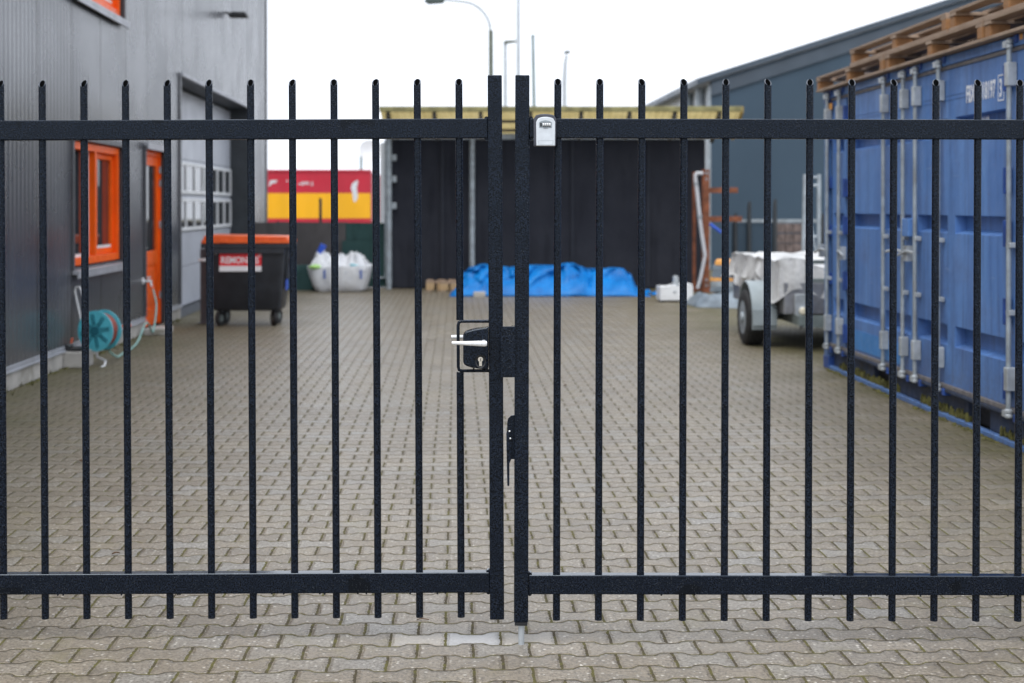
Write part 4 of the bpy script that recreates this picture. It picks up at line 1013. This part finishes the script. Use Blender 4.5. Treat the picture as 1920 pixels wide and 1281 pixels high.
# ================================================================== TRAILER
td = 15.75
TR = thing('trailer', 'grey car trailer with white tarpaulin cover and big wheel behind the blue container', 'trailer', (X(1392, td) , td, 0), YAW)
wr = .305
def make_wheel(x0_):
    Mw = Matrix.Translation((x0_, 0, wr)) @ Matrix.Rotation(R(90), 4, 'Y')
    wh = MB().lathe([(.185, .0), (.26, -.004), (.295, .015), (wr, .04), (wr, .175), (.295, .2), (.26, .215), (.185, .21)], Mw, 48, True).build('wheel', M['rubber'], TR)
    tr_ = MB()
    for k in range(40):
        for q in (.055, .10, .145): tr_.box(wr - .004, wr + .005, -.016, .016, q - .015, q + .015, Mw @ Matrix.Rotation(2 * math.pi * (k + (.5 if q == .10 else 0)) / 40, 4, 'Z'))
    tr_.build('tread', M['rubber'], wh, False, split=False)
    MB().lathe([(.19, .004), (.17, .02), (.14, .035), (.10, .02), (.06, .02), (.055, -.02), (.0, -.025)], Mw, 28).build('rim', M['zinc'], wh)
make_wheel(.0)
make_wheel(1.50)
fe = MB()
def fender(xa, xb):
    bm = fe.bm; A_, B_ = [], []
    for k in range(17):
        an = R(200 - 205 * k / 16); rr = .385
        y, z = rr * math.cos(an), wr + .02 + rr * math.sin(an)
        A_.append([bm.verts.new((x, y, z)) for x in (xa, xb)]); B_.append([bm.verts.new((x, .955 * y, wr + .02 + (z - wr - .02) * .955)) for x in (xa, xb)])
    for P in (A_, B_):
        for p_, q_ in zip(P, P[1:]): bm.faces.new((p_[0], p_[1], q_[1], q_[0]))
    for (a0, b0), (a1, b1) in zip(zip(A_, B_), zip(A_[1:], B_[1:])):
        for j in (0, 1): bm.faces.new((a0[j], a1[j], b1[j], b0[j]))
    for e in (0, -1): bm.faces.new((A_[e][0], A_[e][1], B_[e][1], B_[e][0]))
fender(.03, .30); 
# flap towards the viewer
fe.box(.04, .30, -.392, -.375, .24, .42)
fe.build('fender', M['fender'], TR, True, .004)
bz0, bz1 = .38, .72
MB().box(.32, 1.75, -.62, 2.1, bz0, bz1).build('body', M['tbody'], TR, False, .01)
MB().box(.42, .48, -.84, 2.2, .28, .379).box(1.66, 1.72, -.84, 2.2, .28, .379).box(.481, 1.659, -.84, -.78, .26, .379).cyl((.22, 0, wr), (1.5, 0, wr), .03, 10).build('chassis', M['frame_gr'], TR, False)
fr_ = MB()
fz = Z(487, td - .65) 
fr_.box(.50, .54, -.84, -.80, bz0, fz + .06).box(1.66, 1.70, -.84, -.80, bz0, fz)
for z in (fz - .02, fz - .215): fr_.box(.541, 1.659, -.835, -.805, z - .022, z + .022)
fr_.build('tail_frame', M['frame_gr'], TR, False, .004)
# white tarp over the load with a drooping hem
def ttarp(u, v):
    x = .20 + 1.62 * u; y = -.66 + 2.8 * v
    e = min(u, 1 - u, v * 1.6, (1 - v)) ; zt_ = Z(488, td - .4) + .045 * noise.noise(Vector((x * 2.6, y * 2.6, 0))) - .10 * max(0, min(1, (x - .55) * 3)) * max(0, 1 - v * 2.5)
    hem = bz1 - .14 + .16 * noise.noise(Vector((x * 2.6, y * 2.2, 4)))
    k = min(1, e / .055); k = k * k * (3 - 2 * k)
    sag = -.05 * math.sin(min(1, e * 4) * 3.14) * abs(noise.noise(Vector((x * 2, y * 2, 6))))
    cr = .045 * (1 - 3 * abs(noise.noise(Vector((x * 4 + k * 1.3, y * 1.5 + x * 2 + k * 2.2, 3)))))
    return (x + (cr if k < .9 else 0), y + (cr if k < .9 else 0), hem + (zt_ - hem) * k + sag + cr * .4)
tt = MB().grid(80, 80, ttarp).build('cover', M['tarpw'], TR)
lp = MB(); lp.cyl((.50, -.72, .42), (.50, -.69, .42), .05, 16).box(.42, .58, -.69, -.66, .36, .60); lp.build('lamp_bracket', M['steel'], TR, True, .006)
MB().lathe([(.0, .02), (.03, .017), (.042, 0)], Matrix.Translation((.50, -.7205, .42)) @ Matrix.Rotation(R(90), 4, 'X'), 18).build('reversing_lamp', M['lens'], TR)
MB().box(.60, .66, -.715, -.701, .30, .34).build('tail_lamp', M['redlens'], TR, False, .004)
stp = MB()
for x in (.80, .95): stp.tube([(x, -.64, .72), (x + .03, -.655, .5), (x + .06, -.65, .32)], .012, 6)
stp.build('strap', M['frame_gr'], TR)

# ================================================================== TALL PALE FRAME beside the container
ff = 17.9
TF = thing('scaffold', 'tall pale steel frame standing behind the trailer next to the blue container', 'frame', (X(1508, ff), ff, 0))
hF = Z(327, ff)
fx = X(1531, ff) - X(1508, ff)
MB().tube([(-.03, 0, 0), (.01, 0, hF)], .026, 10).build('upright', M['zinc'], TF)
MB().tube([(fx + .03, 0, 0), (fx + .03, 0, hF)], .026, 10).build('upright', M['zinc'], TF)
rg = MB()
for z in (hF - .04, hF - .14, .75, 1.15): rg.cyl((.0, 0, z), (fx + .03, 0, z), .018, 8)
rg.tube([(.03, 0, hF - .3), (fx, 0, .9)], .015, 6); rg.build('rung', M['zinc'], TF)

# ================================================================== BLUE SHIPPING CONTAINER
K = thing('shipping_container', 'weathered blue shipping container with galvanised locking rods and pallets on top', 'container', (3.59, 0, 0), YAW)
cy0, cy1 = 7.52, 13.58; CH = 2.62; CW = 2.44
def yc(px): return 9574.0 / (px - 840)
# shell: roof, back, ends, floor, set behind the doors
s = MB(); s.box(.10, CW, cy0 + .02, cy1 - .02, .17, CH - .02); s.build('shell', M['blue'], K, False)
pst = MB()
for a_, b_ in ((cy0, cy0 + .14), (cy1 - .14, cy1)): pst.box(0.0, .0995, a_, b_, .0, CH)
pst.build('corner_post', M['blue'], K, False, .006)
cc_ = MB()
for a_, b_ in ((cy0 - .01, cy0 + .17), (cy1 - .17, cy1 + .01)):
    for z in (0.0, CH - .11): cc_.box(-.006, .17, a_, b_, z, z + .118)
cc_.build('corner_casting', M['dblue'], K, False, .006)
MB().box(.004, .0995, cy0 + .171, cy1 - .171, 2.55, CH - .002).build('top_rail', M['blue'], K, False, .005)
# sill, lower lip, fork pockets
sil = MB(); py_ = [cy0 + .171]
segs = [cy0 + .171, 9.55, 9.95, 11.75, 12.15, cy1 - .171]
for i in range(0, 5):
    if i in (1, 3): continue
    sil.box(.05, .0995, segs[i], segs[i + 1], .035, .215)
sil.box(.05, .0995, segs[1], segs[2], .16, .215).box(.05, .0995, segs[3], segs[4], .16, .215)
MB().box(-.004, .0495, cy0 + .171, cy1 - .171, .0, .034).build('bottom_rail', M['blue'], K, False, .004)
sil.box(.0, .0495, cy0 + .171, cy1 - .171, .19, .215)
sil.build('sill', M['sill'], K, False, .004)
MB().box(.1, .2, segs[1] - .0, segs[2], .03, .169).box(.1, .2, segs[3], segs[4], .03, .169).build('fork_pocket_shade', M['shadow'], K, False)  # dark blocks stand in for the shade inside the pockets
# end filler by the far post
hing = 12.88; hing2 = 9.16; mid = 11.02
DZ0, DZ1 = .25, 2.52
def recess_panel(name, y0, y1, recs, x=0.022, dep=.085):
    """a door leaf with horizontal pressed recesses (y ranges) at three heights"""
    mb = MB(); bands = ((.53, .68), (1.34, 1.47), (2.03, 2.17))
    ysx = sorted({y0, y1, *[a for r_ in recs for a in r_]}); zsx = sorted({DZ0, DZ1, *[a for b_ in bands for a in b_]})
    for ya_, yb_ in zip(ysx, ysx[1:]):
        for za2, zb2 in zip(zsx, zsx[1:]):
            cy, cz_ = (ya_ + yb_) / 2, (za2 + zb2) / 2
            inr = any(r_[0] < cy < r_[1] for r_ in recs) and any(b_[0] < cz_ < b_[1] for b_ in bands)
            if not inr: mb.quad((x, ya_, za2), (x, ya_, zb2), (x, yb_, zb2), (x, yb_, za2)); continue
            zi, zj = za2 + .030, zb2 - .006; yi, yj = ya_ + .012, yb_ - .012; xd = x + dep
            mb.quad((xd, yi, zi), (xd, yi, zj), (xd, yj, zj), (xd, yj, zi))
            mb.quad((x, ya_, za2), (x, yb_, za2), (xd, yj, zi), (xd, yi, zi)); mb.quad((x, ya_, zb2), (xd, yi, zj), (xd, yj, zj), (x, yb_, zb2))
            mb.quad((x, ya_, za2), (xd, yi, zi), (xd, yi, zj), (x, ya_, zb2)); mb.quad((x, yb_, za2), (x, yb_, zb2), (xd, yj, zj), (xd, yj, zi))
    for a_, b_ in ((y0, y0), (y1, y1)): mb.quad((x, a_, DZ0), (x + .06, a_, DZ0), (x + .06, a_, DZ1), (x, a_, DZ1))
    mb.quad((x, y0, DZ0), (x, y1, DZ0), (x + .06, y1, DZ0), (x + .06, y0, DZ0)); mb.quad((x, y0, DZ1), (x + .06, y0, DZ1), (x + .06, y1, DZ1), (x, y1, DZ1))
    for zz_ in (2.30,):
        mb.box(x - .003, x - .0005, y0 + .12, y1 - .05, zz_, zz_ + .006).box(x - .003, x - .0005, y0 + .12, y1 - .05, zz_ + .03, zz_ + .036)
    return mb.build(name, M['blue'], K, False)
dA = recess_panel('door', mid + .02, hing - .03, ((mid + .08, mid + .73), (mid + .88, mid + 1.79)))
dB = recess_panel('door', hing2 + .03, mid - .02, ((mid - 1.80, mid - .88), (mid - .73, mid - .08)))
dC = recess_panel('door', hing + .03, cy1 - .20, ((hing + .10, cy1 - .26),))
dD = recess_panel('door', cy0 + .20, hing2 - .03, ((cy0 + .3, cy0 + .75), (cy0 + .9, hing2 - .15)))
ga = MB(); ga.box(.012, .03, cy0 + .172, cy1 - .172, 2.521, 2.548).box(.006, .03, cy0 + .172, cy1 - .172, .217, .248)
ga.build('door_gasket', M['gasket'], K, False, .003)
MB().box(.03, .09, hing - .028, hing + .028, DZ0, DZ1).box(.03, .09, hing2 - .028, hing2 + .028, DZ0, DZ1).box(.03, .09, mid - .018, mid + .018, DZ0, DZ1).box(.03, .09, cy1 - .198, cy1 - .142, DZ0, DZ1).build('door_gap_shade', M['shadow'], K, False)  # dark strips stand in for the shade between the doors
for hy in (hing, hing2):
    for z in (.30, .78, 1.28, 1.62, 2.28): MB().box(.0, .0215, hy - .05, hy + .05, z, z + .16).cyl((-.004, hy, z - .005), (-.004, hy, z + .165), .016, 10).build('hinge', M['dblue'], K, False, .004)
for z in (.35, .80, 1.25, 1.70, 2.15): MB().box(-.004, .029, cy1 - .20, cy1 - .1405, z, z + .11).build('hinge', M['dblue'], K, False, .004)
MB().box(.0185, .0215, mid + .30, hing - .06, .27, .44).build('paint_patch', M['patch'], dA, False)
# locking rods
rods = [yc(1554), yc(1576), yc(1660), yc(1697), yc(1720), yc(1763.5), yc(1897), yc(1897) - .42]
for i, ry in enumerate(rods):
    rd_ = MB(); xx = -.022
    rd_.cyl((xx, ry, .20), (xx, ry, 2.60), .0165, 12)
    rdo = rd_.build('locking_rod', M['zinc'], K)
    b = MB()
    for z, h_ in ((.36, .15), (2.30, .15)): b.box(-.045, .0185, ry - .030, ry + .030, z, z + h_)
    for z in (.84, 1.27): b.box(-.030, .0185, ry - .035, ry + .035, z, z + .035)
    b.build('rod_bracket', M['steel'], rdo, False, .006)
    k = MB()
    for z in (.215, 2.565): k.lathe([(.017, -.03), (.026, -.022), (.026, -.008), (.019, 0), (.026, .008), (.026, .022), (.017, .03)], Matrix.Translation((xx, ry, z)), 12); k.box(-.05, -.005, ry - .012, ry + .04, z - .02, z + .02)
    k.build('cam_end', M['steel'], rdo)
    kp = MB()
    for z in (.165, 2.57): kp.box(-.012, .048, ry - .085, ry - .0405, z, z + .05)
    kp.build('cam_keeper', M['dblue'], rdo, False, .006)
    # handle
    sgn = 1 if i % 2 == 0 else -1
    hzz = 1.18 if i in (2, 3, 4, 5) else 1.12
    if i in (0, 1, 3, 4): 
        h2 = MB().tube([(xx - .01, ry, hzz), (-.055, ry + sgn * .10, hzz + .01), (-.06, ry + sgn * .30, hzz - .03)] if i != 3 else [(xx - .01, ry, hzz), (-.055, ry + .08, hzz + .01), (-.06, ry + .30, hzz - .01)], .011, 8)
        h2.box(-.05, -.006, ry + sgn * .16 - .03, ry + sgn * .16 + .03, hzz - .07, hzz + .05)
        h2.build('handle', M['steel'], rdo)
MB().box(-.05, .0185, mid - .06, mid + .09, 1.30, 1.44).build('lock_box', M['blue'], dB, False, .006)
# lettering on the near main door
Mt = lambda yy, zz: Matrix.Translation((.0195, yy, zz)) @ Matrix(((0, 0, -1, 0), (-1, 0, 0, 0), (0, 1, 0, 0), (0, 0, 0, 1)))
yl = yc(1805)
text_mesh('door_number', 'FBXU 018197', .165, M['letter'], dB, Mt(yl, Z(193, yl) - .0), .56, .001)
y3 = yc(1866.5)
text_mesh('door_check_digit', '3', .165, M['letter'], dB, Mt(y3, Z(182, y3)), .6, .001)
bxm = MB(); ya_, yb_, za2, zb2 = y3 + .018, y3 - .085, Z(182, y3) - .02, Z(182, y3) + .135
for q in ((ya_, yb_, zb2, zb2 + .008), (ya_, yb_, za2 - .008, za2)): bxm.box(.018, .0195, min(q[0], q[1]), max(q[0], q[1]), q[2], q[3])
for q in (yb_, ya_ - .006): bxm.box(.018, .0195, q, q + .006, za2, zb2)
bxm.build('check_digit_box', M['letter'], dB, False)
text_mesh('door_size_code', '2662', .13, M['letter'], dB, Matrix.Translation((.045, 0, 0)) @ Mt(yc(1820), 2.055), .62, .001)
yel = MB(); yel.box(-.002, .0005, rods[0] - .10, rods[0] + .01, 2.44, 2.50).box(-.002, .0035, yc(1913) - .02, yc(1913) + .02, 2.58, 2.615); yel.build('yellow_mark', M['orangewood'], K, False)
# moss along the foot of the container
def moss(name, x0_, y0_, y1_, wdt, hgt, n, par_rot, base, seed):
    rnd = random.Random(seed); m = MB()
    for i in range(n):
        y = rnd.uniform(y0_, y1_); 
        if noise.noise(Vector((y * 1.3, seed, 0))) < -.12: continue
        s_ = rnd.uniform(.4, 1); q = MB.__new__(MB)
        r_ = wdt * s_; hz_ = hgt * s_; x = x0_ + rnd.uniform(-wdt, wdt)
        m.lathe([(r_, .001), (r_ * .85, hz_ * .55), (r_ * .45, hz_ * .92), (0.0, hz_)], Matrix.Translation((x, y, 0)) @ Matrix.Rotation(rnd.uniform(0, 6), 4, 'Z') @ Matrix.Diagonal((1, rnd.uniform(.7, 2), 1, 1)), 7)
    o = m.build(name, M['moss']); o.location = base; o.rotation_euler = (0, 0, par_rot); tag(o, kind='stuff'); return o
moss('moss', -.035, 8.0, 13.4, .02, .018, 150, YAW, (3.59, 0, 0), 3)
mo = moss('moss', .036, 8.0, 13.4, .014, .075, 420, YAW, (3.59, 0, .034), 5)
moss('moss', .03, 11.0, 19.2, .025, .014, 160, YAW, (-3.649, 0, 0), 9)

# pallets lying on the container roof
pz = CH + .004
def top_pallet(label, y, Ly, x, zz_, blocks, rz=0, boards=7, jit=0):
    base = K.matrix_basis @ Vector((x, y, zz_))
    return pallet('pallet', label, base, YAW + rz, Ly, 1.05, blocks, 'pallets on the container roof', boards, .022, .144, jit)
top_pallet('lower pallet at the far end of the container roof', 11.56, 2.10, -.06, pz, 3)
top_pallet('lower pallet in the middle of the container roof, carrying others', 9.42, 2.11, -.06, pz, 3)
top_pallet('lower pallet at the near right end of the container roof', 7.55, 1.84, -.06, pz, 3)
top_pallet('upper pallet of the stack, its far end stepped back on the container roof', 10.13, 2.42, -.05, pz + .145, 3, 0, 6, .03)
tpb = top_pallet('broken upper pallet at the right with a loose board on the container roof', 8.05, 2.02, -.05, pz + .145, 3, 0, 5, .05)
lb_ = MB().box(0, .10, 0, .55, 0, .022).build('loose_board', M['wood'], None, False, .003); lb_.location = K.matrix_basis @ Vector((.02, 9.62, pz + .292)); lb_.rotation_euler = (R(6), 0, YAW - .5); tag(lb_, 'pale loose board sticking out over the broken pallet', 'board')

# ================================================================== HALL ON THE RIGHT
hd = 34.0
H = thing('industrial_hall', 'large blue grey industrial hall with sloping roofline behind the blue container', 'building', (X(1333, hd), hd, 0), 0)
ze = Z(152, hd); ap = 15.0; sl_ = .317
MB().prism([(0, 0), (30, 0), (30, ze), (ap, ze + sl_ * ap), (0, ze)], 0, .2).build('front_wall', M['hall'], H, False)
def hx_(y): return -.045 * y
sw = MB(); sw.quad((0, .201, 0), (hx_(22), 22, 0), (hx_(22), 22, ze - .05), (0, .201, ze - .05)); sw.build('side_wall', M['whitewall'], H, False)
rf = MB()
def slab(mb, pts, th):
    vs1 = [mb.bm.verts.new(p) for p in pts]; vs2 = [mb.bm.verts.new((p[0], p[1], p[2] + th)) for p in pts]
    mb.bm.faces.new(vs1); mb.bm.faces.new(vs2[::-1])
    for i in range(len(pts)): mb.bm.faces.new((vs1[i], vs2[i], vs2[(i + 1) % len(pts)], vs1[(i + 1) % len(pts)]))
slab(rf, [(-.35, -.12, ze - .35 * sl_ + .02), (ap, -.12, ze + sl_ * ap + .02), (ap + hx_(22), 22, ze + sl_ * ap + .02), (-.35 + hx_(22), 22, ze - .35 * sl_ + .02)], .14)
slab(rf, [(ap + .001, -.12, ze + sl_ * ap + .02), (30.3, -.12, ze + .02), (30.3, 22, ze + .02), (ap + .001 + hx_(22), 22, ze + sl_ * ap + .02)], .14)
rf.build('roof', M['halltrim'], H, False)
tr = MB(); slab(tr, [(0, -.05, ze - .36), (0, -.004, ze - .36), (ap, -.004, ze + sl_ * ap - .36), (ap, -.05, ze + sl_ * ap - .36)], .30); tr.build('verge_trim', M['halltrim'], H, False)
pl_ = MB()
for y in (.9, 2.6): pl_.cyl((hx_(y) - .10, y, 0), (hx_(y) - .10, y, ze - .1), .11, 10)
pl_.box(-.06, -.002, .0, .32, 0, ze - .1); pl_.build('down_pipe', M['zinc'], H)

# right-hand back fence with goods behind it
bf = 27.2
FN = thing('rail_fence', 'low dark panel fence with pale top rail right of the rusty rack', 'fence', (0, bf, 0))
fa, fb = X(1372, bf), X(1560, bf)
MB().box(fa, fb, -.03, .03, Z(417.5, bf), Z(411.5, bf)).build('top_rail', M['zinc'], FN, False, .004)
MB().box(fa, X(1452, bf), -.0, .02, .05, Z(419, bf)).build('panel', M['hall'], FN, False)
MB().box(X(1452, bf), fb, .0, .02, .05, .30).build('panel', M['hall'], FN, False)
for px, top in ((1404, 378), (1452, 374), (1378, 400), (1542, 400)):
    MB().tube([(X(px, bf), -.05, 0), (X(px, bf), -.05, Z(top + 12, bf)), (X(px + 1, bf), -.05, Z(top, bf))], .05, 8, True, .03).build('post', M['clad_dark'], FN)
CP = thing('stacked_goods', 'brown stack of boxed goods behind the low fence next to the trailer', 'stack', (X(1483, 28.4), 28.4, 0))
cr = random.Random(4)
for r_ in range(6):
    for c_ in range(4):
        MB().box(-.32 + c_ * .17, -.32 + c_ * .17 + .16, -.2, .2, r_ * .2, r_ * .2 + .185 - cr.uniform(0, .01)).build('box', M['brick'], CP, False, .006)

# ================================================================== LAMP POSTS AND MASTS
def arc(c, r_, a0, a1, n=10): return [(c[0] + r_ * math.cos(R(a0 + (a1 - a0) * k / n)), 0, c[1] + r_ * math.sin(R(a0 + (a1 - a0) * k / n))) for k in range(n + 1)]
d1 = 45.0
L1 = thing('street_lamp', 'tall street lamp with a curved arm reaching left over the shed', 'street lamp', (X(921.5, d1), d1, 0))
zt1 = Z(3, d1); rr = .95
MB().cyl((0, 0, 0), (-.02, 0, Z(57, d1)), .085, 10, .075).build('lower_post', M['lampd'], L1)
MB().tube([(-.02, 0, Z(57, d1))] + [(x - .03, y, z) for x, y, z in arc((-rr, zt1 - rr), rr, 0, 86)] + [(X(834, d1) - X(921.5, d1), 0, zt1 + .06)], .062, 10, True, .045).build('arm', M['lamp'], L1)
hx0 = X(796, d1) - X(921.5, d1); hx1 = X(834, d1) - X(921.5, d1)
MB().prism([(hx0, zt1 - .02), (hx0 + .12, zt1 - .09), (hx1 - .05, zt1 - .06), (hx1, zt1 + .02), (hx1, zt1 + .11), (hx0 + .2, zt1 + .12), (hx0, zt1 + .05)], -.13, .13).build('lamp_head', M['lamphead'], L1, True, .03)
d2 = 62.0
L2 = thing('street_lamp', 'small pale street lamp with a head pointing right, between the gate posts', 'street lamp', (X(948, d2), d2, 0))
MB().cyl((0, 0, 0), (-.02, 0, Z(80, d2)), .13, 10, .09).build('post', M['lamp'], L2)
MB().prism([(-.08, Z(83, d2)), (.45, Z(80, d2)), (.50, Z(76, d2)), (-.06, Z(76.5, d2))], -.14, .14).build('lamp_head', M['lampd'], L2, True, .02)
d3 = 52.0
L3 = thing('light_mast', 'tallest pale mast, rising out of the picture above the gate', 'mast', (X(971.5, d3), d3, 0))
MB().cyl((0, 0, 0), (0, 0, 12.5), .11, 10, .06).build('post', M['lamp'], L3)
MB().box(-.6, .6, -.08, .08, 12.5, 12.62).build('lamp_head', M['lamphead'], L3, False, .02)
d4 = 40.0
L4 = thing('steel_pole', 'plain grey green pole without a head, leaning slightly behind the shed', 'pole', (X(1004.5, d4), d4, 0))
MB().cyl((.03, 0, 0), (X(999, d4) - X(1004.5, d4), 0, Z(68, d4)), .065, 10, .05).build('post', M['greenpole'], L4)
MB().lathe([(.06, 0), (.06, .03), (0, .05)], Matrix.Translation((X(999, d4) - X(1004.5, d4), 0, Z(68, d4))), 10).build('cap', M['greenpole'], L4)
d5 = 62.0
L5 = thing('street_lamp', 'far pale street lamp with a tiny dark head, rightmost of the lamps', 'street lamp', (X(1058, d5), d5, 0))
MB().tube([(0, 0, 0), (0, 0, Z(150, d5)), (.03, 0, Z(120, d5)), (.10, 0, Z(104, d5))], .12, 10, True, .085).build('post', M['lamp'], L5)
MB().prism([(-.04, Z(99, d5)), (.02, Z(101.5, d5)), (.26, Z(100, d5)), (.28, Z(97, d5)), (.08, Z(95, d5))], -.14, .14).build('lamp_head', M['lamphead'], L5, True, .03)

# ================================================================== LITTER ON THE PAVING
def leaf(px, py, s_, rz, lab):
    d_ = Dg(py); m = MB().grid(6, 4, lambda u, v: ((u - .5) * s_, (v - .5) * s_ * .5 * math.sin(math.pi * min(.97, max(.06, u))) , .004 + .35 * s_ * abs(v - .5) * .8 + .1 * s_ * math.sin(u * 3)))
    o = m.build('dead_leaf', M['leaf']); o.location = (X(px, d_), d_, 0.001); o.rotation_euler = (0, 0, rz); tag(o, lab, 'leaf')
    so_ = o.modifiers.new('solid', 'SOLIDIFY'); so_.thickness = .0008
leaf(216, 1042, .035, .6, 'dry brown leaf on the paving between the third and fourth bars from the left')
leaf(150, 868, .05, 2.1, 'dark dead leaf far back on the paving behind the second bar from the left')
leaf(1060, 725, .05, 1.1, 'dark dead leaf on the paving right of the gate meeting posts')
tw = MB().tube([(0, 0, .004), (.02, .006, .006), (.045, .0, .004)], .0018, 6).build('twig', M['leaf']); tw.location = (X(781, Dg(1165)), Dg(1165), 0); tag(tw, 'thin dry twig on the paving under the left gate leaf', 'twig')

# weeds along the warehouse plinth
sr = random.Random(12)
m = MB()
for i in range(90):
    y = sr.uniform(8.2, 19.0); x = abs(sr.gauss(0, .05)) + .02; h = sr.uniform(.015, .06)
    for k in range(4):
        a_ = sr.uniform(0, 6.28); r_ = h * .5
        p = Vector((x, y, .002)); q = p + Vector((math.cos(a_) * r_, math.sin(a_) * r_, h)); n_ = Vector((-math.sin(a_), math.cos(a_), 0)) * .004
        m.quad(p - n_, p + n_, q + n_ * .3, q - n_ * .3)
wd_ = m.build('weeds', M['moss'], None, False); wd_.location = (-3.649, 0, 0); wd_.rotation_euler = (0, 0, YAW); tag(wd_, kind='stuff')
